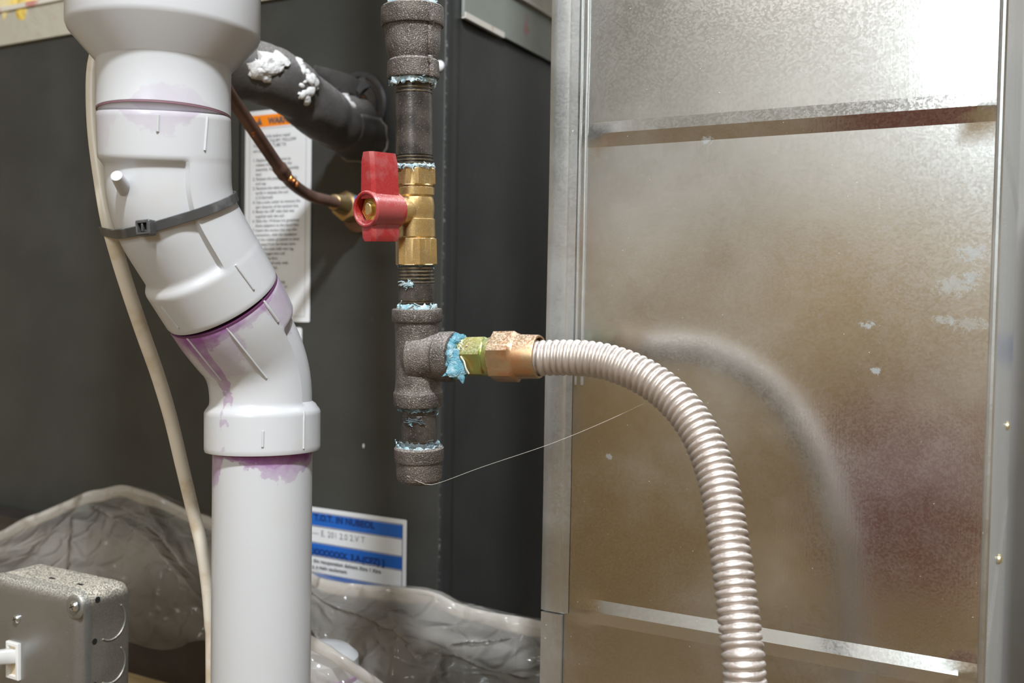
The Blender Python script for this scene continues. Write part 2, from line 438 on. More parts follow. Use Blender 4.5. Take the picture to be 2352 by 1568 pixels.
wx = thing('added_window_1', 'basement hopper window with white frame', 'window', (.30, Y0, 1.85), kind='structure')  # added, unseen window; sized and placed for the duct's bright spot
mb = MB()
for lo, hi in (((-.18, 1.85), (.78, 1.885)), ((-.18, 2.235), (.78, 2.27)), ((-.18, 1.885), (-.14, 2.235)), ((.74, 1.885), (.78, 2.235))):
    mb.box((lo[0], Y0+.002, lo[1]), (hi[0], Y0+.05, hi[1]))
mb.build('added_window_frame', 'ceil', wx, smooth=False)
for k in range(6):
    xk = X0+.02+k*.64
    MB().box((xk, Y0+.002, .01), (xk+.632, Y0+.014, 1.48)).build('plywood_board', 'wood', bpy.data.objects['wall_back'], smooth=False)

# ------------------------------------------------------------------ galvanised duct
YD = .585
dl = on_y(1262, 784, YD).x; dr = on_y(2279, 784, YD).x
duct = thing('air_duct', 'shiny galvanised sheet metal duct with pressed horizontal ridges, right of the flexible gas hose', 'duct', (dl, YD, 0))
zb1 = on_y(1800, 277, YD).z; zb2 = on_y(1800, 1478, YD).z
pitch = zb1-zb2
beads = [zb1+pitch*k for k in range(-3, 4)]
def bead_off(z):
    for b in beads:
        d = z-b
        if -.0085 < d < .0075:
            return (1+d/.0085)*.0024 if d < 0 else (1-d/.0075)*.0024
    return 0
zs = sorted(set([0, 2.46] + [k*.03 for k in range(1, 82)] + [b+o_ for b in beads if .02 < b < 2.44 for o_ in (-.0085, -.0084, -.004, 0, .0005, .0035, .0074, .0075)]))
xs = [dl+(dr-dl)*k/24 for k in range(25)]
w1 = on_y(1330, 500, YD).x-dl
mb = MB(); rows = []
for z in zs:
    row = []
    for x in xs:
        env = min(1, max(0, (x-dl-w1*1.3)/.012))*min(1, max(0, (dr-.003-x)/.006))
        bow = .0022*noise.noise(V((x*5, 0, z*3.1)))*min(1, max(0, (x-dl-.026)/.06))
        row.append(V((x, YD-bead_off(z)*env+bow, z)))
    rows.append(row)
mb.grid(rows, False)
def lsp(x, y): p = on_y(x, y, YD); return p-V((dl, YD, 0))
smudge = (.27, .34, .385)
spots = [(lsp(2235, 580), .010, .005, smudge, 0.39), (lsp(2195, 655), .012, .006, smudge, 0.30), (lsp(2235, 632), .006, .003, smudge, 0.36), (lsp(1990, 746), .0045, .0025, smudge, 0.54),
         (lsp(2012, 851), .003, .0025, smudge, 0.54), (lsp(1625, 322), .004, .0035, smudge, 0.36), (lsp(2170, 735), .006, .003, smudge, 0.30), (lsp(2225, 745), .012, .004, smudge, 0.21), (lsp(1400, 1048), .003, .002, smudge, 0.30)]
mat['galv_face'] = galvanised('galvanised_face', spots=spots, rough=.155)
mb.build('front_panel', 'galv_face', duct, angle=12)
DEEP = .62
mb = MB(); rows = []
for z in zs:
    rows.append([V((dr+bead_off(z)*.8*(1 if 0 < k < 12 else 0), YD+.0005+DEEP*k/12, z)) for k in range(13)])
mb.grid(rows, False); mb.build('side_panel', 'galv', duct, angle=12)
mb = MB(); mb.box((dl-.0005, YD+.0008, 0), (dl+.0006, YD+DEEP, 2.46)); mb.build('rear_side_panel', 'galv', duct)
# left edge: folded seam strips and ridges
xa = on_y(1345, 500, YD).x
w1 = on_y(1330, 500, YD).x-dl
mat['galv_seam'] = galvanised('galvanised_seam', base=(.56, .58, .59), rough=.32, dull=.4)
mb = MB()
prof = [(0, .004), (-.001, .0), (-.0022, -.0004), (.0000, -.0012), (.003, -.0015), (.010, -.0015), (w1*.60, -.0014), (w1*.66, -.0002), (w1*.9, -.0002)]
zc_ = on_y(1280, 1404, YD).z
rows = [[V((dl+px+.0006*noise.noise(V((0, 3, z*9))), YD+py-.0004, z)) for (px, py) in prof] for z in [zc_+(2.46-zc_)*k/60 for k in range(61)]]
mb.grid(rows, False); mb.build('seam_strip', 'galv_seam', duct, angle=20)
for (fx, rr) in ((w1*1.0, .0008), (w1*1.22, .0011)):
    mb = MB()
    mb.sweep([V((dl+fx+.0004*noise.noise(V((fx*900, 0, k*.4))), YD-.0004, 1.2-.05+(2.46-1.15)*k/60)) for k in range(61)], rr, 8)
    mb.build('seam_ridge', 'galv_seam', duct)
mb = MB(); mb.box((dl-.0012, YD-.0026, 0), (dl+w1*.72, YD-.0006, zc_-.001)); mb.build('drive_cleat', 'galv_seam', duct)
# right corner bead (folded edge) and side screws
mb = MB(); mb.sweep([V((dr+.0002, YD+.0002, .0+2.46*k/40)) for k in range(41)], .0022, 10); mb.build('corner_fold', 'galv_seam', duct)
for py, yy in ((1150, .84), (1450, .80), (905, .98)):
    p = V((dr+.0008, yy, on_x(2300, py, .0).z if False else CAM.z+(705-py)/FPX*yy*1.13))
    mb = MB(); mb.lathe(p, V((1, 0, 0)), [(0, .004), (.0015, .004), (.003, .0022), (.0032, .0005)], 12); mb.build('screw', 'bscrew', duct)

# ------------------------------------------------------------------ black coil cabinet and plenum above it
YC = .78
xc = on_y(1021, 600, YC).x
ztop = on_y(0, 108, YC).z
cab = thing('coil_cabinet', 'black painted sheet metal equipment cabinet with stickers, behind the pipes', 'cabinet', (xc-.4, YC, 0))
xg = on_y(552, 360, YC).x
def panel(name, lo, hi, m_='black', n=None):
    return MB().box(lo, hi).build(name, m_, cab, smooth=False)
mb = MB()
def sheet_y(mb, x0, x1, z0, z1, Y, amp, nx=24, nz=24):
    mb.grid([[V((x0+(x1-x0)*i/nx, Y+amp*noise.noise(V((i*.31+x0, 5, k*.27))), z0+(z1-z0)*k/nz)) for i in range(nx+1)] for k in range(nz+1)], False)
sheet_y(mb, xc-.95, xg-.0022, 0, ztop, YC, .0008)
mb.build('front_panel', 'black', cab)
mb = MB(); sheet_y(mb, xg+.0022, xc-.012, 0, ztop, YC-.0006, .0008); mb.build('front_panel', 'black', cab)
panel('backing', (xc-.95, YC+.003, 0), (xc-.004, YC+.62, ztop-.001), 'black')
mb = MB()
prof = [(-.016, -.0006), (-.0035, -.0012), (-.0012, -.0009), (0, .0008), (.0008, .003), (.0008, .021), (-.001, .0225)]
rows = [[V((xc+a, YC+b, z)) for a, b in prof] for z in [ztop*k/30 for k in range(31)]]
mb.grid(rows, False); mb.build('corner_post', 'black', cab, angle=60)
mb = MB(); mb.sweep([V((xc-.0006+.0003*noise.noise(V((0, 0, k*2.3))), YC-.0004, .5+(ztop-.5)*k/80)) for k in range(81)], .0009, 6); mb.build('worn_edge', 'black_edge', cab)
mb = MB()
mb.grid([[V((xc-.0008+.0016*noise.noise(V((7, y_*6, k*.2))), YC+.0225+.58*y_/20, ztop*k/40)) for y_ in range(21)] for k in range(41)], False)
mb.build('side_panel', 'black', cab)
def screw_y(parent, p, r, m_='screw', name='screw', cross=True):
    mb = MB(); mb.lathe(p, V((0, -1, 0)), [(0, r), (r*.25, r), (r*.6, r*.75), (r*.78, r*.3)], 16)
    o = mb.build(name, m_, parent)
    if cross:
        mb = MB()
        for a in (.4, .4+PI/2):
            dx, dz = math.cos(a)*r*.5, math.sin(a)*r*.5
            mb.sweep([p+V((-dx, -r*.72, -dz)), p+V((dx, -r*.72, dz))], r*.12, 6)
        mb.build('cross_slot', 'hole', o)
    return o
screw_y(cab, on_y(1010, 152, YC-.0012), .0052, 'label', cross=False)
mb = MB(); p = on_y(835, 1024, YC-.001); mb.blob(p, .001, .0006, .0022); mb.build('paint_chip', 'label', cab)
# stickers on the cabinet
AX, AZ, AYN = V((1, 0, 0)), V((0, 0, 1)), V((0, -1, 0))
def sticker(name, x0, x1, z0, z1, Y, label, r=.0015, m_='label'):
    mb = MB(); mb.rbox(V(((x0+x1)/2, Y, (z0+z1)/2)), AX, AZ, AYN, x1-x0, z1-z0, [(0, 0), (.0004, 0), (.0005, .0001)], r, 4)
    return plab(mb.build(name, m_, cab, smooth=False), label)
YS = YC-.0016
a = on_y(566, 250, YS); b = on_y(705, 742, YS); a2 = on_y(719, 260, YS)
wx0, wx1, wz1, wz0 = on_y(563, 470, YS).x, on_y(714, 500, YS).x, on_y(640, 250, YS).z, on_y(640, 738, YS).z
wl = sticker('warning_label', wx0, wx1, wz0, wz1, YS, 'white instruction sticker with an orange warning band')
ww, wh = wx1-wx0, wz1-wz0
YT = YS-.0006
mb = MB(); mb.box((wx0+ww*.07, YT-.0001, wz1-wh*.078), (wx1-ww*.07, YT, wz1-wh*.022)); mb.build('orange_band', 'orange', wl, smooth=False)
mb = MB()
fx0, fx1, fz0, fz1 = wx0+ww*.07, wx1-ww*.07, wz0+wh*.025, wz1-wh*.085; lw = .0005
for lo, hi in (((fx0, fz0), (fx1, fz0+lw)), ((fx0, fz1-lw), (fx1, fz1)), ((fx0, fz0), (fx0+lw, fz1)), ((fx1-lw, fz0), (fx1, fz1))):
    mb.box((lo[0], YT-.0001, lo[1]), (hi[0], YT, hi[1]))
mb.build('frame_line', 'ink_grey', wl, smooth=False)
mb = MB(); text_mesh(mb, 'WARNING', wh*.040, V((wx0+ww*.36, YT-.0002, wz1-wh*.066)), AX, AZ, AYN, bold=.0004)
c = V((wx0+ww*.22, YT-.0003, wz1-wh*.068)); q = len(mb.v)
mb.v += [c+V((-wh*.02, 0, 0)), c+V((wh*.02, 0, 0)), c+V((0, 0, wh*.038))]; mb.face((q, q+1, q+2))
mb.build('band_lettering', 'ink', wl, smooth=False)
mb = MB(); q = V((c.x, YT-.0006, c.z+wh*.006)); text_mesh(mb, '!', wh*.03, q, AX, AZ, AYN, align='CENTER'); mb.build('warning_mark', 'orange', wl, smooth=False)
lines = ['Read carefully before install', 'TO AVOID INJURY, FOLLOW', 'THESE STEPS TUBE TO', 'coil assembly.', '', '1. Replace the valve core to', '   release the pressure in the', '   assembly. Remove the assembly', '   tool.', '2. Release the pressure from the', '   end cap.', '3. Remove the valve core to', '   verify it releases the coil', '   (1.0 thermal).', '4. Use a tube cutter to remove the', '   spin closures of the suction line.', '5. Braze the 3/8" tube that was', '   supplied with the coil.', '6. Slide the 1/4 brass nut grommet', '   those adaptors to the liquid line.', '7. Insert the suction line into the', '   connection, slide the insulation', '   and the rubber grommet at least', '   18" away from the braze joint.', '   Wrap the tube with wet rag,', '   flow nitrogen into coil', '   connections first.', '8. Braze the coil only, with', '   connect 1/4 inch', '   openings.', '9. Leak test,', '   slowly replace housing', '   the rubber grommets at', '   openings of the', '   coil and seal pipe', '   openings to coil.']
mb = MB()
for i, s_ in enumerate(lines):
    if s_: text_mesh(mb, s_, wh*.0205, V((fx0+ww*.06, YT-.0001, fz1-wh*.045-i*wh*.0222)), AX, AZ, AYN, bold=.0)
text_mesh(mb, '1016389-2', wh*.016, V((fx1-ww*.36, YT-.0001, fz0+wh*.012)), AX, AZ, AYN)
mb.build('printed_text', 'ink', wl, smooth=False)
p = on_y(694, 752, YS); p2 = on_y(650, 812, YS)
sticker('small_sticker', p2.x, p.x, p2.z, p.z, YS, 'small blank white sticker below the instruction sticker', .003)
# blue and white sticker
bx1 = on_y(934, 1250, YS).x; bx0 = on_y(640, 1250, YS).x; bz1 = on_y(934, 1194, YS).z; bz0 = on_y(928, 1395, YS).z
bl = sticker('information_label', bx0, bx1, bz0, bz1, YS, 'white sticker with blue bands above the plastic sheet')
bw = bx1-bx0
def zrow(y): return on_y(922, y, YT).z
rr_ = [(1206, 1236, 'blue'), (1279, 1308, 'blue'), (1352, 1380, 'blue')]
mb = MB()
for (ya, yb, _) in rr_: mb.box((bx0+.003, YT-.0001, zrow(yb)), (bx1-.0045, YT, zrow(ya)))
mb.build('blue_band', 'blue', bl, smooth=False)
mb = MB()
for y_ in (1204, 1238, 1277, 1310, 1350):
    mb.box((bx0+.003, YT-.0002, zrow(y_)-.0003), (bx1-.0045, YT-.0001, zrow(y_)+.0003))
mb.box((bx1-.0048, YT-.0002, zrow(1380)), (bx1-.0042, YT-.0001, zrow(1204)))
mb.build('frame_line', 'ink_navy', bl, smooth=False)
def prow(x, y): p = on_y(x, y, YT); return V((p.x, YT-.0003, p.z))
mb = MB(); text_mesh(mb, 'T.O.T. IN NUBEOL', .0092, prow(722, 1193), AX, AZ, AYN, bold=.0003)
mb.build('band_lettering', 'ink_navy', bl, smooth=False)
mb = MB(); text_mesh(mb, 'XXXXXXX. 3.A.(CFZ) ]', .0088, prow(718, 1271), AX, AZ, AYN, bold=.0003)
mb.build('band_lettering', 'ink_navy', bl, smooth=False)
mb = MB(); text_mesh(mb, '\u2014 E. 201 2.0 2.V T', .0085, prow(718, 1227), AX, AZ, AYN); mb.build('faded_lettering', 'ink_grey', bl, smooth=False)
mb = MB(); text_mesh(mb, '. the recuperation dolvent Xtra 1 Xtra', .0055, prow(716, 1289), AX, AZ, AYN, bold=.0001); text_mesh(mb, 'a. a main seulement', .0055, prow(718, 1303), AX, AZ, AYN, bold=.0001)
mb.build('printed_text', 'ink', bl, smooth=False)

plen = thing('supply_plenum', 'taped foil covered plenum on top of the black cabinet', 'plenum', (xc-.4, YC, ztop))
MB().box((xc-.95, YC-.004, ztop), (xc+.0005, YC+.62, ztop+.040)).build('foil_tape_band', 'foil', plen, smooth=False)
MB().box((xc-.95, YC-.007, ztop+.040), (xc+.0005, YC+.62, ztop+.0455)).build('lip', 'foil_lip', plen, smooth=False)
MB().box((xc-.95, YC+.012, ztop+.0455), (xc-.006, YC+.62, 2.5)).build('body', 'plenum', plen, smooth=False)
tape = thing('foil_tape', 'foil tape strip in a painted shade tone along the side of the black cabinet, above the gas pipe tee', 'tape', (xc+.003, YC+.3, on_x(1060, 36, xc+.002).z))
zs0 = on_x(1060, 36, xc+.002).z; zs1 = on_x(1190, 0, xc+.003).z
MB().box((xc+.0012, YC+.022, zs0), (xc+.0045, YC+.62, zs1)).build('side_tape_band', 'foil_shade', tape, smooth=False)
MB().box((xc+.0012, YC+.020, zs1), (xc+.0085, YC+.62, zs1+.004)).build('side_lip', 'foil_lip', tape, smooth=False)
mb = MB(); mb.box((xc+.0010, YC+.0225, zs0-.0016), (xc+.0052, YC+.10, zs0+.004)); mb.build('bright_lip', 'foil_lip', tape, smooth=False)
for k, (px_, py_) in enumerate(((-60, 10), (20, 6), (60, 10))):
    p = on_y(px_, py_, YC+.002)
    mb = MB(); mb.blob(p, .030-.012*(k == 2), .008, .030, 8, 12, .25, 40, k); mb.build('insulation_tuft', 'yellow', plen)

# ------------------------------------------------------------------ white PVC vent pipe
pvcx = Axis(pix(378, 253, .540), pix(382, 0, .534))
J1 = pix(378, 263, .540)
N2 = pix(384, 478, .548); J2 = pix(511, 690, .578); N1 = pix(604, 842, .606); B1 = pix(604, 1033, .606)
low_dir = (pix(600, 1568, .609)-B1).normalized()
pvc = thing('vent_pipe', 'white plastic vent pipe with two angled elbows, purple primer at its joints', 'pipe', V((B1.x, B1.y, 0)))
# reducer + upper pipe
up = (pix(380, 0, .5385)-J1).normalized()
def tup(py): 
    ax = Axis(J1+up*.4, J1); return (J1-ax.at(py)).length*(1 if py < 263 else -1)
R1, R3 = .0352, .0508
t_ = .0255
prof = [(.0004, R1-.0003), (.0007, R1), (t_, R1), (t_+.0008, R1+.0004), (t_+.0165, R3-.0012), (t_+.0195, R3), (t_+.070, R3), (t_+.0705, R3-.005)]
prof = [(-.004, R1-.004)] + prof
mb = MB(); mb.lathe(J1, up, prof, 72)
mat['pvc_red'] = stain_pvc('pvc_reducer', [(.0, .013, .20, 25, 45, 3.1)], dirt=.06)
mb.build('reducer', 'pvc_red', pvc, angle=30)
mb = MB(); mb.lathe(J1, up, [(t_+.045, .0445), ((2.5-J1.z)/up.z, .0445)], 48); mb.build('upper_pipe', 'pvc_red', pvc)

right_ref = -FW
mat['pvc_plain'] = stain_pvc('pvc_plain', [], dirt=.1)
def elbow_sweep(pts, hub0, hub1, R, Rb, sector, rib_extra, n=128, ch=.006, ch0=None, notch=None):
    ch0 = ch0 or ch
    L = sum((pts[i]-pts[i-1]).length for i in range(1, len(pts)))
    s0, s1 = sector
    def rf(s, ph):
        q = Rb
        if s < hub0: q = R
        elif s < hub0+ch0: k = (s-hub0)/ch0; q = R+(Rb-R)*(k*k*(3-2*k))
        if s > L-hub1: q = R
        elif s > L-hub1-ch: k = (L-hub1-s)/ch; q = max(q, R+(Rb-R)*(k*k*(3-2*k)))
        d = math.degrees(ph) % 360
        if s0 <= d <= s1:
            q = max(q, Rb+rib_extra) if rib_extra > 0 else (q if s < .022 or s > L-hub1-ch else min(q, R+(Rb+rib_extra-R)*min(1, (s-.022)/.006)))
        if s < .0005: q -= (.0005-s)*1.0
        if s > L-.0005: q -= (s-L+.0005)*1.0
        return q
    mb = MB(); mb.sweep(pts, rf, n, ref=right_ref, caps=(True, True)); return mb, L
def dens(pts, step=.0012):
    out = [pts[0]]
    for i in range(1, len(pts)):
        d = (pts[i]-pts[i-1]).length; k = max(1, int(d/step))
        out += [pts[i-1].lerp(pts[i], j/k) for j in range(1, k+1)]
    return out
path1 = dens(fillet(J1, N2, J2, .055)); path2 = dens(fillet(J2, N1, B1, .055))
e1, L1 = elbow_sweep(path1, .0235, .024, .0352, .0320, (222, 322), .0030)
mat['pvc_e1'] = stain_pvc('pvc_upper_elbow', [(0.0, .014, .26, 345, 42, 8.2), (0.0, .03, .14, 60, 50, 2.2)], dirt=.18)
elb1 = e1.build('elbow', 'pvc_e1', pvc, angle=28)
e2, L2 = elbow_sweep(path2, .008, .0235, .0350, .0318, (232, 306), -.0020, ch0=.045)
mat['pvc_e2'] = stain_pvc('pvc_lower_elbow', [(0.0, .018, .75, 42, 60, 1.3), (0.0, .040, .34, 30, 65, 5.5), (0.0, .110, .70, 32, 13, 4.4), (0.0, .036, .40, 290, 34, 7.1), (0.0, .009, .6, 0, 90, 9.1)], dirt=.34)
elb2 = e2.build('elbow', 'pvc_e2', pvc, angle=28)
mb = MB(); LB = (B1.z)/abs(low_dir.z)-.001
mb.lathe(B1-low_dir*.004, low_dir, [(0, .0301), (.004, .0301), (.02, .0301), (.1, .0301), (LB, .0301)], 64)
mat['pvc_p'] = stain_pvc('pvc_pipe', [(.004, .0165, .80, 322, 78, 2.4), (.004, .0075, .95, 330, 85, 6.4), (.004, .026, .75, 58, 30, 5.2)], dirt=.12)
mb.build('lower_pipe', 'pvc_p', pvc)
mb = MB(); mb.lathe(J1-up*.0004, up, [(0, R1-.0002), (.0010, R1-.0002)], 64); mb.build('joint_line', M('primer_line', (.20, .10, .13), rough=.5), pvc)
d2 = (path2[3]-path2[0]).normalized()
mb = MB(); mb.lathe(J2-d2*.0005, d2, [(0, .0350), (.0010, .0350)], 64); mb.build('joint_line', M('primer_line_dark', (.11, .03, .09), rough=.5), pvc)
bv1, bv2 = e1.bvh(), e2.bvh()
def surf_rib(bv, pts, r, parent, name='mould_rib', m_='pvc_plain'):
    P = []
    for i in range(len(pts)-1):
        for k in range(6):
            t = k/6; x = pts[i][0]*(1-t)+pts[i+1][0]*t; y = pts[i][1]*(1-t)+pts[i+1][1]*t
            h, n_ = cast(bv, x, y)
            if h: P.append(h+n_*r*.2)
    h, n_ = cast(bv, *pts[-1])
    if h: P.append(h+n_*r*.2)
    if len(P) > 1: mb = MB(); mb.sweep(P, r, 8); return mb.build(name, m_, parent)
surf_rib(bv1, [(363, 264), (362, 302)], .0008, elb1)
surf_rib(bv1, [(476, 268), (472, 318), (470, 345)], .0007, elb1)
surf_rib(bv1, [(541, 608), (582, 664)], .0008, elb1)
surf_rib(bv1, [(372, 704), (410, 752)], .0006, elb1)
surf_rib(bv2, [(600, 684), (638, 738)], .0009, elb2)
surf_rib(bv2, [(518, 750), (612, 868)], .0006, elb2)
surf_rib(bv2, [(430, 776), (508, 872)], .0006, elb2)
surf_rib(bv2, [(604, 990), (603, 1026)], .0008, elb2)
surf_rib(bv2, [(698, 945), (697, 1030)], .0006, elb2)
h, n_ = cast(bv1, 284, 428)
if h:
    tip = pix(267, 403, proj(h)[2]-.010); ax_ = (tip-h)
    mb = MB(); mb.lathe(h-ax_*.4, ax_, [(0, .0042), (ax_.length*.4, .0040), (ax_.length*1.38, .0030), (ax_.length*1.4, .0026)], 20); mb.build('mould_nub', 'pvc_plain', elb1)

# ------------------------------------------------------------------ yellowed vinyl tube
tp = [(236, 40, .577), (226, 110, .577), (216, 165, .577), (215, 240, .577), (220, 320, .575), (232, 410, .572), (247, 500, .570), (268, 580, .574), (296, 670, .585), (330, 770, .60), (362, 860, .615), (392, 960, .63), (416, 1060, .64), (440, 1160, .65), (462, 1250, .655), (476, 1340, .66), (484, 1440, .665), (487, 1568, .667)]
tpts = [pix(*p) for p in tp]; tpts.append(tpts[-1]+V((.002, .0, -.3))); tpts.append(V((tpts[-1].x, tpts[-1].y, .004)))
tpts.insert(0, pix(250, -200, .59)); tpts.insert(0, V((tpts[0].x, tpts[0].y+.01, 2.49)))
tube_mb = MB(); tube_mb.sweep(spline(tpts, .006), .0043, 16)
to = tube_mb.build('drain_tube', 'tube'); tag(to, 'thin yellowed plastic tube tied to the white vent pipe', 'tube')

# ------------------------------------------------------------------ cable tie
tC = path1[len(path1)*46//100]
hl, _ = cast(bv1, 378, 513)
nrm = (RT*-.25 + UP*.90 - FW*.30).normalized()
def loop_pts(C, nrm, meshes, gap, n=96):
    a, r, t = frame(nrm); P = []
    for k in range(n):
        ph = 2*PI*k/n; d = r*math.cos(ph)+t*math.sin(ph); best = None
        for bv in meshes:
            h = bv.ray_cast(C+d*.12, -d)
            if h[0]: 
                q = (h[0]-C).dot(d)
                if q > 0 and (best is None or q > best): best = q
        if best is not None: P.append((best*math.cos(ph), best*math.sin(ph)))
    P = sorted(set(P)); 
    def cr(o, a_, b_): return (a_[0]-o[0])*(b_[1]-o[1])-(a_[1]-o[1])*(b_[0]-o[0])
    lo, hi = [], []
    for p in P:
        while len(lo) > 1 and cr(lo[-2], lo[-1], p) <= 0: lo.pop()
        lo.append(p)
    for p in reversed(P):
        while len(hi) > 1 and cr(hi[-2], hi[-1], p) <= 0: hi.pop()
        hi.append(p)
    hull = lo[:-1]+hi[:-1]
    out = []
    for i in range(len(hull)):
        p, q = hull[i], hull[(i+1) % len(hull)]; L = math.hypot(q[0]-p[0], q[1]-p[1]); k = max(1, int(L/.003))
        for j in range(k): out.append((p[0]+(q[0]-p[0])*j/k, p[1]+(q[1]-p[1])*j/k))
    res = []
    for (x, y) in out:
        d = math.hypot(x, y); s_ = (d+gap)/d; res.append(C+r*x*s_+t*y*s_)
    return res
C = path1[len(path1)//2]; C = C - nrm*(C-hl).dot(nrm)
loop = loop_pts(C, nrm, [bv1, tube_mb.bvh()], .0006)
tie = thing('cable_tie', 'dark grey nylon cable tie binding the thin tube to the white pipe', 'cable tie', C)
mb = MB(); rows = []
for p in loop:
    o_ = (p-C); o_ = (o_-nrm*o_.dot(nrm)).normalized()
    rows.append([p+nrm*.0024+o_*0, p+nrm*.0027+o_*.0007, p+nrm*.0024+o_*.0014, p-nrm*.0024+o_*.0014, p-nrm*.0027+o_*.0007, p-nrm*.0024])
rows.append(rows[0]); mb.grid(rows, True)
strap = mb.build('strap', 'tie', tie)
bvt = mb.bvh(); h, n_ = cast(bvt, 338, 524)
if h:
    zv = (-FW*.9-RT*.25).normalized(); xv = (RT*.98+UP*.06); xv = (xv-zv*xv.dot(zv)).normalized(); yv = zv.cross(xv)
    mb = MB(); cc = h-zv*.0015
    mb.rbox(cc, xv, yv, zv, .0088, .0082, [(0, 0), (.0052, 0), (.0058, .0006), (.0058, .0016), (.0028, .0018)], .0008, 3)
    hd = mb.build('head', 'tie', tie)
    mb = MB(); mb.rbox(cc+zv*.0029+xv*.0006, xv, yv, zv, .0052, .0046, [(0, 0), (.0003, 0)], .0004, 2); mb.build('slot', 'hole', hd)
    mb = MB(); mb.rbox(cc+zv*.003-xv*.0004, xv, yv, zv, .0012, .0044, [(0, 0), (.0022, 0), (.0026, .0003)], .0003, 2); mb.rbox(cc+zv*.003+xv*.0012-yv*.0016, xv, yv, zv, .0022, .0009, [(0, 0), (.0012, 0)], .0002, 2); mb.build('pawl', 'tie', hd)

# ------------------------------------------------------------------ black iron gas pipe
G = Axis(pix(947, 0, .5665), pix(963.5, 1100, .5895))
def gp(*lst): return G.prof(lst)
gas = thing('gas_pipe', 'black iron gas drop pipe with tee, capped drip leg and blue thread sealant', 'pipe', G.at(1108))
def glathe(name, lst, m_, n=56, shape=None, angle=30, parent=None):
    mb = MB(); mb.lathe(G.A, G.dir, gp(*lst), n, shape=shape); return mb, mb.build(name, m_, parent or gas, angle=angle)
def threads(y0, y1, wpx, name='pipe_thread', parent=None, pitch=8.0, m_='thread'):
    L = []; n = max(2, int(round((y1-y0)/pitch))); st = (y1-y0)/n
    for k in range(n):
        y = y0+k*st; L += [(y, wpx-8), (y+st*.30, wpx-8), (y+st*.5, wpx+1), (y+st*.75, wpx+1)]
    L.append((y1, wpx-8)); return glathe(name, L, m_, parent=parent, angle=20)[1]
def sealant(y0, y1, wpx, m_='seal', amp=.35, strands=6, seed=0, parent=None, lumps=()):
    mb = MB(); a, r, t = frame(G.dir); n = 72; rows = []
    t0, t1 = G.t(y0), G.t(y1); hh = (t1-t0)/2; R = G.r((y0+y1)/2, wpx)
    for k in range(n):
        ph = 2*PI*k/n; d = r*math.cos(ph)+t*math.sin(ph); row = []
        for j in range(8):
            a_ = 2*PI*j/8
            p0 = d*3+G.dir*math.sin(a_)
            f = 1+amp*2*noise.noise(p0*2.1+V((seed, 0, 0)))
            f2 = 1+amp*1.6*noise.noise(p0*6+V((seed, 9, 0)))
            row.append(G.A+G.dir*((t0+t1)/2+hh*math.sin(a_)*f*f2)+d*(R+hh*.55*math.cos(a_)*f2*f))
        rows.append(row)
    rows.append(rows[0]); mb.grid(rows, True)
    for (ph, sz) in lumps:
        d = r*math.cos(ph)+t*math.sin(ph); mb.blob(G.A+G.dir*((t0+t1)/2)+d*(R+sz*.5), sz*1.2, sz, sz, 8, 10, .5, 500, seed)
    rnd = random.Random(seed)
    for k in range(strands):
        ph = rnd.uniform(-1.6, 1.6); d = r*math.cos(ph)+t*math.sin(ph); s_ = r*-math.sin(ph)+t*math.cos(ph)
        p = G.A+G.dir*rnd.uniform(t0, t1)+d*(R+hh*.5); P = [p]
        for q in range(4): P.append(P[-1]+(s_*rnd.uniform(-.002, .0025)+G.dir*rnd.uniform(-.0014, .0014)+d*rnd.uniform(-.0001, .0006)))
        mb.sweep(P, .00028, 5)
    return mb.build('sealant', m_, parent or gas, angle=50)
gas_up = G.t(-60)-.02
mb = MB(); mb.lathe(G.A, G.dir, [(-(2.5-G.A.z)/abs(G.dir.z)+.002, G.r(0, 104)), (G.t(-8), G.r(0, 104)), (G.t(22), G.r(0, 104))], 48); mb.build('upper_pipe', 'nipple', gas)
threads(-22, 4, 106); sealant(2, 20, 104, 'sealwhite', .3, 5, 1)
def ribcoup(tt, ph, rr): return rr
coup = [(17, 96), (17, 138), (20, 144), (57, 146), (62, 141), (63, 132), (75, 128), (100, 127), (118, 122), (130, 113), (138, 108), (141, 112), (143, 118), (176, 121), (181, 117), (181, 90)]
mb, o_ = glathe('reducing_coupling', coup, 'iron'); cb = mb.bvh()
P = []
for y in range(20, 182, 6):
    h, n_ = cast(cb, 990 if y < 62 or y > 140 else 987, y)
    if h: P.append(h+n_*.0002)
mb = MB(); mb.sweep(P, .0016, 8); mb.build('casting_rib', 'iron', o_)
sealant(180, 195, 96, 'seal_pale', .45, 9, 2, lumps=((.85, .002), (-.95, .0015)))
mb, nip1 = glathe('nipple', [(178, 80), (216, 80), (217, 85), (357, 85.5), (358, 80), (392, 80)], 'nipple')
threads(190, 217, 84, parent=nip1); threads(357, 388, 85, parent=nip1)
sealant(379, 389, 88, 'seal_pale', .4, 8, 3, lumps=((.95, .0016),))
mb, nip2 = glathe('nipple', [(600, 78), (650, 79), (651, 84), (688, 84.5), (689, 80), (716, 80)], 'nipple')
threads(610, 651, 83, parent=nip2); threads(686, 696, 83, parent=nip2)
sealant(699, 714, 84, 'sealwhite', .35, 8, 4)
sealant(606, 612, 80, 'seal_dark', .3, 3, 14)
bn = MB(); bn.lathe(G.A, G.dir, gp((600, 84), (714, 84)), 48); bnb = bn.bvh()
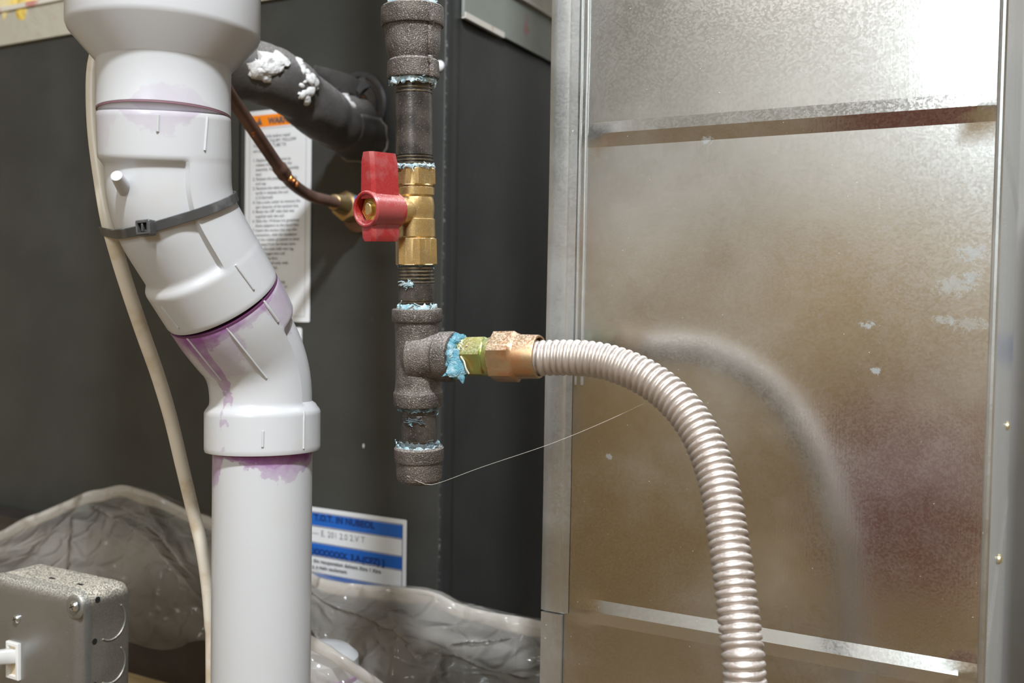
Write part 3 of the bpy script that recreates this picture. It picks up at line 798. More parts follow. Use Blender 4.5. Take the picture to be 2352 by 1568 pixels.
def fuzz(bv, cx, cy, rx, ry, n, seed, m_, name='sealant_fuzz', r=.00035):
    rnd = random.Random(seed); mb = MB()
    for k in range(n):
        a = rnd.uniform(0, 2*PI); q = rnd.random()
        x, y = cx+rx*q*math.cos(a)*.5, cy+ry*q*math.sin(a)*.5; P = []
        for j in range(4):
            h, nn = cast(bv, x, y)
            if h: P.append(h+nn*rnd.uniform(.0002, .0012))
            x += rnd.uniform(-rx*.4, rx*.4); y += rnd.uniform(-ry*.35, ry*.35)
        if len(P) > 2: mb.sweep(P, r, 5)
    if mb.v: return mb.build(name, m_, gas)
fuzz(bnb, 936, 652, 18, 12, 26, 5, 'seal_pale')
# tee
tee = [(709, 90), (709, 112), (712, 115), (735, 116), (739, 110), (740, 104), (760, 102), (820, 101), (880, 104), (896, 107), (899, 112), (902, 114), (926, 113), (931, 108), (931, 84)]
mb = MB(); mb.lathe(G.A, G.dir, gp(*tee), 64)
oc = G.at(819); oe = pix(1240, 819, .551); od = (oe-oc).normalized()
def ot(px):
    lo, hi = -.05, .2
    for _ in range(50):
        mid = (lo+hi)/2
        if proj(oc+od*mid)[0] < px: lo = mid
        else: hi = mid
    return lo
def orad(px, h_): return h_/2*proj(oc+od*ot(px))[2]/FPX
def op(*l): return [(ot(x), orad(x, h_)) for x, h_ in l]
def outlet_shape(tt, ph, rr): return rr
pr = [(-.004, .0132)] + op((960, 130), (980, 124), (992, 114), (1002, 107), (1009, 105), (1012, 108), (1015, 115), (1040, 117), (1046, 114), (1048, 104), (1046, 86))
mb.lathe(oc, od, pr, 56)
teeo = mb.build('tee', 'iron', gas, angle=40); teeb = mb.bvh()
mb, nip3 = glathe('nipple', [(924, 80), (950, 81), (951, 82.5), (1010, 83), (1012, 78), (1030, 78)], 'nipple')
threads(1006, 1014, 82, parent=nip3)
sealant(928, 941, 84, 'seal_dark', .45, 9, 6)
sealant(1012, 1028, 86, 'seal_dark', .4, 9, 7); sealant(1020, 1030, 92, 'sealwhite', .5, 8, 8)
bn = MB(); bn.lathe(G.A, G.dir, gp((920, 83), (1030, 83)), 48); fuzz(bn.bvh(), 952, 968, 26, 14, 22, 9, 'seal_dark')
cap = [(1024, 84), (1024, 108), (1028, 114), (1052, 115), (1057, 112), (1059, 107), (1088, 106), (1098, 101), (1106, 84), (1108, 55), (1108.5, 20)]
mb, capo = glathe('pipe_cap', cap, 'iron'); capb = mb.bvh()
# outlet sealant: ragged blue collar with a torn tail
def out_seal():
    mb = MB(); a, r, t = frame(od); n = 72; rows = []
    for k in range(n):
        ph = 2*PI*k/n; d = r*math.cos(ph)+t*math.sin(ph); row = []
        for j in range(10):
            a_ = 2*PI*j/10; p0 = d*3+od*math.sin(a_)
            f = 1+.75*noise.noise(p0*2.2)+.5*noise.noise(p0*6.5)
            row.append(oc+od*(ot(1053)+.0034*math.sin(a_)*f)+d*(.0108+.0027*math.cos(a_)*f))
        rows.append(row)
    rows.append(rows[0]); mb.grid(rows, True)
    def tail(P, wd):
        rows = []
        for i, p in enumerate(P):
            row = []
            for j in range(8):
                a_ = 2*PI*j/8; f = 1+.9*noise.noise(V((i*1.3, j*1.1, 3)))
                row.append(p+RT*math.cos(a_)*wd[i]*f - FW*math.sin(a_)*wd[i]*.4*f + UP*.0012*noise.noise(V((i*3., j*2., 1))))
            rows.append(row)
        mb.grid(rows, True, None, True, True)
    dd = proj(oc+od*ot(1053))[2]-.011
    tail([pix(1054, 800, dd), pix(1052, 832, dd-.001), pix(1050, 846, dd-.0015), pix(1047, 857, dd-.002), pix(1043, 866, dd-.002)], [.0035, .004, .0052, .0060, .0028])
    tail([pix(1050, 852, dd-.002), pix(1034, 858, dd-.002), pix(1024, 863, dd-.002), pix(1016, 864, dd-.002)], [.003, .0028, .0016, .0005])
    tail([pix(1052, 856, dd-.002), pix(1060, 866, dd-.0025), pix(1062, 874, dd-.0025), pix(1063, 880, dd-.0025)], [.003, .0022, .0012, .0004])
    mb.build('sealant', 'seal', gas, angle=50)
    mb = MB(); rnd = random.Random(4)
    for k in range(14):
        x, y = rnd.uniform(1054, 1072), rnd.uniform(785, 835); P = []
        for j in range(5): P.append(pix(x, y, dd-.0005-rnd.uniform(0, .002))); x += rnd.uniform(-4, 7); y += rnd.uniform(-7, 9)
        mb.sweep(spline(P, .0012), .0003, 5)
    mb.sweep(spline([pix(1058, 818, dd-.003), pix(1066, 830, dd-.004), pix(1070, 845, dd-.004), pix(1077, 858, dd-.003)], .001), .0005, 6)
    mb.build('fibre', 'fibre', gas)
out_seal()

# ------------------------------------------------------------------ brass ball valve
valve = thing('ball_valve', 'brass gas ball valve with a red lever handle', 'valve', G.at(607))
hx = hexr(1.0, off=.26)
def hexshape(y0, y1, cham):
    t0, t1 = G.t(y0), G.t(y1)
    def f(tt, ph, rr):
        if t0-1e-6 <= tt <= t1+1e-6: return min(rr*hx(ph)*.91, rr*1.035)
        return rr
    return f
hexes = [(390, 424), (549, 606)]
def vshape(tt, ph, rr):
    for (a, b) in hexes:
        if G.t(a)-1e-6 <= tt <= G.t(b)+1e-6: return rr*hx(ph)*.905
    return rr
vb = [(386, 82), (387, 90), (390, 95), (424, 95), (427, 90), (428, 82), (430, 82), (432, 88), (448, 88), (451, 84), (453, 81), (458, 84), (475, 88), (490, 86), (500, 83), (503, 84), (504, 89), (543, 90), (545, 88), (547, 86), (549, 96), (606, 97), (608, 92), (608, 80)]
mb = MB(); mb.lathe(G.A, G.dir, gp(*vb), 72, shape=vshape); vc = G.at(486)
sa = (RT*-.616 - FW*.788); sa = (sa - G.dir*sa.dot(G.dir)).normalized()
mb.lathe(vc, sa, [(.004, .0082), (.0155, .0078), (.0165, .0068), (.022, .0066)], 32)
vo = mb.build('valve_body', 'brass', valve, angle=25)
L0, L1_ = .0125, .0405
upz = -G.dir; sd = sa.cross(upz)
RH = .0102
mb = MB(); mb.lathe(vc, sa, [(.0185, .0070), (.0165, RH-.0006), (.0172, RH), (L1_-.001, RH+.0002), (L1_, RH-.0006), (L1_, RH-.0014), (L1_-.0006, RH-.0020), (L1_-.0085, RH-.0022), (L1_-.0088, .002)], 56)
def blade(z0, z1, w0, w1, n=5):
    rows = []
    for k in range(n+1):
        s_ = k/n; z_ = z0+(z1-z0)*s_; w_ = (w0+(w1-w0)*s_)/2; ins = .0008 if k == n else 0
        a0, a1 = .0195+ins*.6, L1_-.0012-ins*.6
        w_ -= ins
        pts = [(a0, -w_), (a1-.002, -w_), (a1, -w_+.0018), (a1, w_-.0018), (a1-.002, w_), (a0, w_)]
        rows.append([vc+sa*p+sd*q+upz*z_ for p, q in pts])
    mb.grid(rows, True, None, True, True)
blade(.006, .0318, .0122, .0098); blade(-.006, -.0178, .0120, .0104)
# stop tabs behind the hub
for a_ in (-.55, .62):
    q = vc+sd*-.0 + upz*0
    d = (sd*-math.cos(a_)+upz*math.sin(a_)) if False else (upz*math.sin(a_*1.3)+sd*math.cos(a_*1.3))
    for dd_ in (d,):
        c_ = vc+sa*.0135+dd_*(RH-.0014)
        tn = sa.cross(dd_)
        mb.rbox(c_, tn, dd_, sa, .0034, .0026, [(-.0028, .0003), (-.0022, 0), (.006, 0)], .0006, 3)
ho = plab(mb.build('handle', 'red', valve, angle=30), 'red lever handle')
mb = MB()
nh = hexr(1.0)
mb.lathe(vc, sa, [(L1_-.0092, .0070), (L1_-.0052, .0070), (L1_-.0044, .0066), (L1_-.0044, .0040)], 48, shape=lambda tt, ph, rr: rr*nh(ph)*.95)
mb.build('nut', 'brassnut', ho, angle=25)
mb = MB(); 
sr = [(L1_-.0056, 0), (L1_-.0026, 0), (L1_-.0020, .0006)]
mb.rbox(vc, sd, upz, sa, .0050, .0074, sr, .0024, 6); mb.build('stem', 'brass', ho, angle=30)
mb = MB()
for k in range(30):
    a_ = 2*PI*k/30; d = sd*math.cos(a_)+upz*math.sin(a_)
    mb.sweep([vc+sa*(L1_-.0043)+d*.0045, vc+sa*(L1_-.0043)+d*.0062], .00018, 4)
mb.build('serration', 'brassnut', ho)

# ------------------------------------------------------------------ flexible gas hose and its fittings
hp = [(1195, 820.5, .5565), (1240, 822, .5515), (1290, 821, .547), (1345, 823, .541), (1405, 834, .535), (1470, 860, .527), (1530, 900, .519), (1578, 950, .511), (1615, 1010, .503), (1642, 1080, .495), (1659, 1150, .487), (1671, 1225, .480), (1682, 1300, .473), (1692, 1380, .467), (1702, 1465, .461), (1711, 1568, .456)]
hpts = [pix(*p) for p in hp]
last = hpts[-1]
hpts += [last+V((.008, -.004, -.08)), last+V((.014, -.004, -.2)), V((last.x+.03, last.y+.02, .55)), V((last.x+.06, last.y+.02, .25)), V((last.x+.06, last.y+.02, .003))]
hose = thing('gas_hose', 'silvery corrugated flexible gas hose with brass coloured nuts, curving down past the duct', 'hose', hpts[-1])
PT = .0040; NS = 10
path = spline(hpts, PT/NS)
def hr(s, ph):
    q = (s/PT) % 1.0
    e = abs(2*q-1)
    prof_ = math.sqrt(max(0, 1-min(1, e/.80)**2)) if e < .80 else 0.0
    return .00865+.00150*prof_
mb = MB(); mb.sweep(path, hr, 36); mb.build('corrugated_tube', 'hose', hose, angle=80)
def olathe(name, prof_, m_, shape=None, angle=25, n=48):
    mb = MB(); mb.lathe(oc, od, prof_, n, shape=shape); return mb.build(name, m_, hose, angle=angle)
h2 = hexr(1.0, off=.15)
t0, t1 = ot(1076)-1e-6, ot(1118)+1e-6
olathe('hex_nipple', op((1052, 78), (1060, 82), (1063, 76), (1066, 82), (1069, 76), (1072, 82), (1075, 78), (1076, 92), (1118, 94), (1121, 84), (1123, 88), (1130, 92), (1136, 92), (1140, 84)), 'zinc_y', shape=lambda tt, ph, rr: min(rr*h2(ph)*.93, rr*1.05) if t0 <= tt <= t1 else rr)
h3 = hexr(1.0, off=.30); t2, t3 = ot(1140)-1e-6, ot(1186)+1e-6
olathe('flare_nut', op((1136, 84), (1137, 104), (1140, 118), (1186, 120), (1190, 108), (1194, 103), (1236, 101), (1240, 98), (1240, 90), (1222, 88)), 'zinc_o', shape=lambda tt, ph, rr: min(rr*h3(ph)*.90, rr*(1.03)) if t2 <= tt <= t3 else rr)

# ------------------------------------------------------------------ spider silk between cap and hose
hb = MB(); hb.sweep(path[:1400], .0100, 16)
h1, n1_ = cast(capb, 935, 1092); h2_, n2_ = cast(hb.bvh(), 1482, 925)
mb = MB()
pa = h1+n1_*.0003 if h1 else pix(935, 1092, .57)
pb = h2_ if h2_ else pix(1482, 925, .53)
dk = proj(pa)[2]
P = [pa, pix(968, 1108, dk-.001), pix(1000, 1111, dk), pix(1108, 1072, dk-.010), pix(1262, 1020, dk-.025), pix(1380, 972, dk-.035), pb]
mb.sweep(spline(P, .004), .00011, 5)
tag(mb.build('cobweb_strand', 'web'), 'single pale cobweb strand from the pipe cap to the corrugated hose', 'cobweb')

# ------------------------------------------------------------------ black insulated refrigerant line
ip = [(836, 262, .945), (800, 282, .905), (752, 268, .87), (700, 228, .84), (650, 190, .815), (590, 165, .80), (520, 158, .79), (440, 150, .79), (380, 100, .80)]
ipts = [pix(*p) for p in ip]; ipts += [ipts[-1]+V((0, .01, .12)), V((ipts[-1].x, ipts[-1].y+.01, 2.49))]
gc = on_y(826, 246, YC)
ins = thing('insulated_line', 'black foam insulated pipe with white sealant lumps entering the cabinet', 'pipe', gc)
ipath = spline(ipts, .004)
def irf(s, ph):
    wob = .0012*noise.noise(V((s*60, math.cos(ph)*1.6, math.sin(ph)*1.6)))+.0006*noise.noise(V((s*240, math.cos(ph)*2, math.sin(ph)*2)))
    r = .0245+wob
    if s < .012: r -= .003*(1-s/.012)**2
    for sb in (.052, .100): r -= .0018*math.exp(-((s-sb)/.006)**2)
    return r
mb = MB(); mb.sweep(ipath[6:], irf, 32); foam = mb.build('foam_sleeve', 'rubber', ins, angle=60); ib = mb.bvh()
# copper stub between sleeve and grommet
mb = MB(); mb.sweep([gc+V((0, -.0008, 0)), ipath[1], ipath[6]], .0115, 20); plab(mb.build('copper_stub', 'copper_hot', ins), 'bare copper pipe end')
mb = MB(); mb.lathe(gc+V((0, -.0005, 0)), V((0, -1, 0)), [(0, .0335), (.003, .0335), (.0045, .031), (.0045, .0285), (.0030, .0275), (.0030, .0245), (.0055, .0235), (.0055, .015), (.002, .013)], 48)
gr = mb.build('rubber_grommet', 'rubber_dark', ins, angle=30)
# folded tape strip above
def ribbon(P, wd, wv, name, m_, parent, th=.0012):
    P = spline(P, .003); mb = MB(); rows = []
    for i, p in enumerate(P):
        t = (P[min(i+1, len(P)-1)]-P[max(i-1, 0)]).normalized(); wdir = (wv-t*wv.dot(t)).normalized(); nn = t.cross(wdir)
        rows.append([p+wdir*wd/2+nn*th/2, p+nn*th/2+nn*.0018, p-wdir*wd/2+nn*th/2, p-wdir*wd/2-nn*th/2, p-nn*th/2+nn*.0018, p+wdir*wd/2-nn*th/2])
    mb.grid(rows, True, None, True, True); return mb.build(name, m_, parent, angle=50)
ribbon([pix(718, 168, .86), pix(760, 178, .875), pix(800, 190, .89), pix(826, 205, .90), pix(836, 216, .90)], .014, UP+RT*.3-FW*.3, 'tape_strip', 'rubber', ins)
ribbon([pix(836, 178, .915), pix(826, 190, .90), pix(838, 208, .895)], .012, UP*.6+RT, 'tape_strip', 'rubber_dark', ins)
# torn sleeve skirt under the end
mb = MB(); rows = []
a_, r_, t_v = frame((ipath[2]-ipath[14]))
for i in range(10):
    s_ = i/9; row = []
    c0 = ipath[17].lerp(ipath[6], s_)+V((0, 0, -.004*s_))
    for j in range(40):
        ph = 2*PI*j/40; d = r_*math.cos(ph)+t_v*math.sin(ph)
        low = max(0, -d.z)
        rr = .0262+.013*s_*low+.004*s_*noise.noise(V((j*.5, i*.3, 2)))
        p = c0+d*rr+a_*(.008*s_*low+.006*s_*noise.noise(V((j*.45, 0, 5))))
        row.append(p)
    rows.append(row)
rows2 = [[p for p in row[10:36]] for row in rows]
# keep only the lower half of the skirt
low_idx = [j for j in range(40) if (r_*math.cos(2*PI*j/40)+t_v*math.sin(2*PI*j/40)).z < .25]
st = [k for k in range(40) if k in low_idx and (k-1) % 40 not in low_idx][0]
order = [(st+k) % 40 for k in range(len(low_idx))]
mb.grid([[row[j] for j in order] for row in rows], False)
sk = mb.build('torn_flap', 'rubber', ins, angle=60)
mb = MB(); mb.sweep([rows[-1][j] for j in order], .0013, 6); mb.build('edge_glint', M('painted_edge_glint', (.30, .285, .27), rough=.5), sk)  # pale rim painted as light caught along the flap's edge
mo = sk.modifiers.new('solid', 'SOLIDIFY'); mo.thickness = .002
# white sealant lumps
def lump(cx, cy, pts, name='sealant_lump'):
    mb = MB()
    for k, (x, y, r) in enumerate(pts):
        h, n_ = cast(ib, x, y)
        if h is None: continue
        t1 = RT-n_*RT.dot(n_); t1.normalize(); t2 = n_.cross(t1)
        mb.blob(h, r, r*.85, r*.42, 8, 12, .45, 210, k, t1, t2, n_)
    if mb.v: plab(mb.build(name, 'white_goo', ins, angle=60), 'lump of white sealant')
lump(0, 0, [(596, 158, .0085), (610, 148, .0105), (626, 142, .0095), (640, 136, .0075), (604, 165, .008), (587, 162, .006), (648, 132, .005), (612, 170, .004)])
lump(0, 0, [(686, 138, .0042), (692, 148, .0048), (699, 160, .005), (707, 170, .0052), (714, 180, .0055), (722, 188, .0055), (720, 200, .005), (712, 210, .0048), (702, 216, .0048), (692, 217, .0042), (706, 226, .0042), (708, 236, .0032), (694, 196, .0024), (700, 188, .0024)])
lump(0, 0, [(791, 217, .0035), (797, 226, .004), (804, 235, .0042), (812, 244, .0035), (788, 210, .002)])
screw_y(ins, on_y(856, 312, YC-.001), .0045)
mb = MB(); p = on_y(858, 308, YC-.001); mb.rbox(p, AX, AZ, AYN, .012, .020, [(0, 0), (.001, 0), (.0014, .0004)], .005, 5); mb.build('grommet_tab', 'rubber_dark', gr)

# ------------------------------------------------------------------ copper liquid line
cp = [(470, 120, .70), (505, 180, .715), (530, 222, .73), (562, 268, .755), (608, 336, .795), (644, 388, .825), (672, 422, .85), (712, 449, .88), (750, 460, .90), (790, 470, .925), (812, 476, .945)]
cpts = [pix(*p) for p in cp]; cpts = [cpts[0]+V((-.01, .0, .2)), ] + cpts
cpts.insert(0, V((cpts[0].x, cpts[0].y+.02, 2.49)))
nc = on_y(826, 484, YC-.0018)
cop = thing('copper_line', 'bent brown copper tube with a brass flare nut at the cabinet', 'pipe', nc)
cpath = spline(cpts, .003)
bi = min(range(len(cpath)), key=lambda i: (cpath[i]-pix(648, 392, .828)).length)
sb = sum((cpath[i]-cpath[i-1]).length for i in range(1, bi+1))
def crf(s, ph):
    q = s-sb; r = .0052
    if -.009 < q < .009: r += .0011*min(1, (.009-abs(q))/.002)
    if abs(q) < .0016: r -= .0005
    return r
mb = MB(); mb.sweep(cpath, crf, 20); tubeo = mb.build('copper_tube', 'copper', cop, angle=60); cbv = mb.bvh()
mb = MB()
for k, (x, y, r) in enumerate(((668, 408, .0030), (675, 414, .0034), (682, 420, .0026))):
    h, n_ = cast(cbv, x, y)
    if h: mb.blob(h-n_*.0009, r, r, r*.5, 8, 10, .35, 300, k, RT, UP, -FW)
if mb.v: mb.build('scorch_mark', 'copper_hot', tubeo)
mb = MB()
for k, (x, y, r) in enumerate(((581, 305, .0022), (584, 311, .0018))):
    h, n_ = cast(cbv, x, y)
    if h: mb.blob(h-n_*.0007, r, r, r*.5, 8, 10, .35, 300, k, RT, UP, -FW)
if mb.v: mb.build('scorch_mark', 'copper_hot', tubeo)
na = (nc-pix(765, 463, .912)); naL = na.length; nd = na.normalized(); A_ = pix(765, 463, .912)
h4 = hexr(1.0, off=.5)
mb = MB(); mb.lathe(A_, nd, [(0, .0052), (.001, .0072), (.011, .0085), (.019, .010), (.020, .0125), (.021, .0138), (.036, .0138), (.0375, .0125), (naL, .012)], 36, shape=lambda tt, ph, rr: rr*h4(ph)*.93 if .0205 < tt < .0365 else rr)
nuto = mb.build('flare_nut', 'brass', cop, angle=25); nb = mb.bvh()
mb = MB(); mb.lathe(nc+V((0, 0, -.003)), V((0, -1, 0)), [(0, .0185), (.003, .0185), (.0042, .017), (.0042, .012)], 32); mb.build('washer', 'copper', cop, angle=25)
h, n_ = cast(nb, 818, 462)
if h:
    t1 = (RT-n_*RT.dot(n_)).normalized(); t2 = n_.cross(t1)
    mb = MB(); mb.rbox(h, t1, t2, n_, .004, .010, [(-.0002, 0), (.0003, 0)], .0005, 2); mb.build('blue_mark', 'blue', nuto)

# ------------------------------------------------------------------ electrical box with toggle switch
YB = .4546
bxr = on_y(196, 1450, YB).x; bzt = on_y(196, 1378, YB).z+.0045
BW = .104
eb = thing('switch_box', 'grey steel electrical switch box with round knockouts, below the vent pipe elbow', 'electrical box', (bxr-BW/2, YB+.02, bzt-BW))
bc = V((bxr-BW/2, YB, bzt-BW/2))
mb = MB(); mb.rbox(bc, AX, AZ, V((0, 1, 0)), BW, BW, [(.004, .0008), (.0045, 0), (.034, 0), (.0385, .0022), (.0395, .006)], .011, 8); bo = mb.build('box_body', 'box_side', eb, angle=30)
mb = MB(); mb.rbox(bc, AX, AZ, V((0, -1, 0)), BW+.001, BW+.001, [(-.0042, 0), (-.0010, 0), (.002, .0009), (.0042, .0032), (.0052, .0065), (.0055, .011)], .011, 8); co = mb.build('cover_plate', 'box', eb, angle=40)
YF = YB-.0055
def dimple(x, y, r):
    p = on_y(x, y, YF); mb = MB(); mb.lathe(p+V((0, .0005, 0)), V((0, -1, 0)), [(0, r*1.5), (.0006, r*1.35), (.0009, r)], 28); mb.build('screw_boss', 'box', co)
dimple(170, 1394, .0058)
screw_y(co, on_y(173, 1391, YF-.0010), .0040); screw_y(co, on_y(40, 1420, YF), .0034)
# toggle switch
tcx = on_y(34, 1515, YF)
mb = MB()
rows = []
fw_, fh_ = .0135, .0265
c_ = V((tcx.x, YF, tcx.z))
for (t, ins) in ((0, 0), (-.0022, 0), (-.0026, .0004), (-.0026, .0024), (-.0006, .0028)):
    rows.append([c_+V((sx*(fw_/2-ins), t, sz*(fh_/2-ins))) for sx, sz in ((-1, -1), (1, -1), (1, 1), (-1, 1))])
mb.grid(rows, True, None, False, False); so = mb.build('switch_frame', 'ivory', eb, smooth=False)
MB().box(tuple(c_+V((-fw_/2+.0026, -.0007, -fh_/2+.0026))), tuple(c_+V((fw_/2-.0026, -.0003, fh_/2-.0026)))).build('switch_slot', 'ivory_y', so, smooth=False)
mb = MB(); rows = []
for k in range(6):
    s_ = k/5; p = c_+V((-.0002-.001*s_, -.0004-.021*s_, .0030+.0045*s_)); w_, h_ = .0042-.0012*s_*0, .0052-.0008*s_
    rows.append([p+V((sx*w_, 0, sz*h_)) for sx, sz in ((-1, -.8), (-.8, -1), (.8, -1), (1, -.8), (1, .8), (.8, 1), (-.8, 1), (-1, .8))])
mb.grid(rows, True, None, True, True); mb.build('toggle_lever', 'ivory', eb, angle=50)
# knockouts and holes on the right side
for zc2 in (-.031, .0, .031):
    p = V((bxr, YB+.0205, bc.z+.0165-zc2 - .0165+.012 if False else bc.z+.031+zc2-.031+.0)) if False else V((bxr+.0001, YB+.0215, bc.z-zc2))
    p = p+V((0, 0, -.004)); ring = [p+V((.0001, math.cos(a)*.0122, math.sin(a)*.0134)) for a in [-2.2+3.0*k/30 for k in range(31)]]
    mb = MB(); mb.sweep(ring, .0006, 6); mb.build('knockout_ring', 'box', bo)
for (dy, dz) in ((.010, .0455), (.0075, .0165), (.0075, -.0145)):
    mb = MB(); mb.lathe(V((bxr+.0001, YB+dy, bc.z+dz)), V((1, 0, 0)), [(0, .0021), (.0002, .0021)], 14); mb.build('hole', 'hole', bo)
for dx in (-.022, -.052):
    mb = MB(); mb.rbox(V((bxr+dx, YB+.013, bzt+.0001)), AX, V((0, 1, 0)), AZ, .006, .002, [(0, 0), (.0002, 0)], .0009, 3); mb.build('slot', 'hole', bo)
MB().box((bc.x-.02, YB+.0395, 0), (bc.x+.02, YB+.062, bc.z+.02)).build('mounting_strut', 'box_in', eb)

# ------------------------------------------------------------------ furnace below, plastic sheet, pipes under the sheet
YF2 = .742
zfl = on_y(400, 1235, YF2).z
fur = thing('furnace_base', 'dark steel furnace casing under the plastic sheet', 'furnace', (xc-.4, YF2, 0))
xs_ = on_y(600, 1300, YF2).x
MB().box((xc-.95, YF2, .28), (xs_, YC-.003, on_y(300, 1238, YF2).z)).build('dark_casing', 'dark_steel', fur, smooth=False)
MB().box((xs_+.002, YF2, .28), (xc-.02, YC-.003, on_y(930, 1395, YF2).z)).build('dark_casing', 'dark_steel', fur, smooth=False)
MB().box((xc-.95, YF2-.02, 0), (xc-.02, YC-.003, .279)).build('base_plinth', 'dark_steel', fur, smooth=False)
# wood plank ledge in front of the furnace
pl = on_y(300, 1545, .66)
mb = MB(); xl_ = on_y(520, 1545, .66).x; mb.box((xc-.98, .56, pl.z-.04), (xl_, .66, pl.z)); mb.box((xc-.9, .58, 0), (xc-.86, .62, pl.z-.04)); mb.box((xl_-.06, .58, 0), (xl_-.02, .62, pl.z-.04))
tag(mb.build('wooden_ledge', 'wood', smooth=False), 'plain wooden ledge under the plastic sheet, beside the grey switch box', 'ledge')

top = [(-160, 1285, 1.10), (0, 1222, 1.08), (100, 1178, 1.06), (200, 1136, 1.04), (255, 1121, 1.02), (300, 1120, 1.01), (370, 1147, .99), (490, 1196, .96), (600, 1262, .93), (715, 1318, .90), (745, 1332, .89), (830, 1345, .875), (910, 1352, .86), (1000, 1365, .845), (1060, 1390, .835), (1150, 1414, .82), (1242, 1432, .805), (1300, 1440, .80)]
bot = [(-160, 1500, .86), (0, 1490, .86), (100, 1486, .86), (200, 1480, .86), (290, 1476, .86), (340, 1484, .86), (410, 1486, .86), (440, 1474, .855), (500, 1478, .85), (560, 1540, .855), (640, 1640, .86), (720, 1700, .85), (800, 1720, .83), (900, 1730, .775), (1000, 1730, .77), (1100, 1720, .765), (1230, 1700, .755), (1290, 1690, .75)]
tt_ = spline([pix(*p) for p in top], .0028); nT = len(tt_)
bb_ = spline([pix(*p) for p in bot], .0005); bbs = [bb_[int(k*(len(bb_)-1)/(nT-1))] for k in range(nT)]
creases = [((.05, .0), (.30, .95), .010), ((.28, .02), (.22, 1.0), .012), ((.28, .02), (.45, .45), .016), ((.45, .45), (.52, 1.0), .010), ((.30, .05), (.45, .42), -.014), ((.40, .05), (.47, .5), .010), ((.62, .10), (.75, .6), .010), ((.78, .02), (.83, .28), .014), ((.83, .28), (.93, .10), .012), ((.86, .25), (.80, .9), .010), ((.55, .2), (.72, .9), .014), ((.66, .05), (.95, .35), .008)]
def crease(u, v):
    o = 0
    for (a, b, h_) in creases:
        ax_, ay_ = a; bx_, by_ = b; dx, dy = bx_-ax_, by_-ay_; L = dx*dx+dy*dy
        t = max(0, min(1, ((u-ax_)*dx+(v-ay_)*dy)/L)); d = math.hypot(u-ax_-dx*t, (v-ay_-dy*t)*.45)
        o += h_*(1.0*max(0, 1-d/.016)+.5*max(0, 1-d/.06))
    return o
NV = 90; rows = []
for i in range(NV+1):
    v = i/NV; row = []
    for k in range(nT):
        u = k/(nT-1); p = tt_[k].lerp(bbs[k], v)
        # drape: bulge forward quickly at the top then hang
        b = .02*math.sin(min(1, v*1.2)*PI)
        vd = noise.voronoi(V((u*11+v*1.5, v*2.6-u*2, 3)))[0]; vd2 = noise.voronoi(V((u*24-v*3, v*5+u*3, 7)))[0]
        w_ = .006*noise.noise(V((u*6, v*1.4, 0)))+.0045*(max(0, .34-(vd[1]-vd[0]))/.34)**2+.0012*(max(0, .3-(vd2[1]-vd2[0]))/.3)**2
        row.append(p - FW*(b+w_*min(1, v*5+.15)+crease(u, v)*min(1, v*6+.2)) + UP*(.003*noise.noise(V((u*20, v*8, 2)))))
    rows.append(row)
# rolled top edge behind
back = [p + FW*.03 - UP*.004 for p in rows[0]]
mb = MB(); mb.grid([back]+rows, False)
sheet = tag(mb.build('plastic_sheet', 'poly', angle=120), 'crumpled clear plastic sheet draped in front of the black cabinet', 'plastic sheet')

def hem(P, hgt, th, parent):
    mb = MB(); rr = []
    for i in range(0, len(P), 2):
        row = []; k = 1+.35*noise.noise(V((i*.05, 2, 9)))
        for j in range(10):
            a = 2*PI*j/10; row.append(P[i] + UP*(math.sin(a)*hgt*k-hgt*.6) - FW*(math.cos(a)*th+.002))
        rr.append(row)
    mb.grid(rr, True, None, True, True); return mb.build('pale_fold_edge', 'poly_fold', parent, angle=80)
hem(rows[0], .0065, .003, sheet)  # whiter hem puts the highlight along the top fold into the material

# second fold of loose plastic at the bottom
fold = [(700, 1455, .735), (760, 1490, .735), (830, 1535, .735), (900, 1585, .735), (980, 1640, .735)]
fb = [(690, 1500, .73), (700, 1560, .725), (720, 1620, .72), (760, 1680, .72), (800, 1730, .72)]
ft = spline([pix(*p) for p in fold], .004); fbp = spline([pix(*p) for p in fb], .0005); rows = []
for i in range(16):
    v = i/15; row = []
    for k in range(len(ft)):
        q = fbp[int(k*(len(fbp)-1)/(len(ft)-1))]; row.append(ft[k].lerp(q, v) - FW*(.01*math.sin(v*PI)+.006*noise.noise(V((k*.3, v*4, 8)))))
    rows.append(row)
mb = MB(); mb.grid([[p+FW*.012-UP*.003 for p in rows[0]], [p+UP*.001 for p in rows[0]]]+rows, False)
bag = tag(mb.build('plastic_bag', 'poly', angle=70), 'small folded clear plastic wrap over the white drain fitting', 'plastic wrap')

hem(rows[0], .0055, .003, bag)

# white fitting with a purple ring, standing behind the vent pipe
dpx = pix(738, 1552, .765)
drn = thing('drain_fitting', 'white plastic drain fitting with a purple primer ring under clear plastic', 'pipe fitting', V((dpx.x, dpx.y, 0)))
zt = dpx.z
mb = MB(); mb.lathe(V((dpx.x, dpx.y, 0)), Z, [(0, .0301), (zt-.03, .0301), (zt-.03, .0350), (zt-.004, .0350), (zt, .032), (zt+.001, .028)], 48); mb.build('riser', 'pvc_plain', drn, angle=30)
mb = MB(); mb.lathe(V((dpx.x, dpx.y, zt)), Z, [(.0, .0300), (.004, .0302), (.0045, .0285)], 40); mb.build('primer_ring', M('primer_purple', (.36, .12, .40), rough=.4), drn)
mb = MB(); mb.lathe(V((dpx.x, dpx.y, zt)), Z, [(.003, .029), (.016, .0285), (.022, .022), (.024, .008)], 40); mb.build('plug', 'pvc_plain', drn)

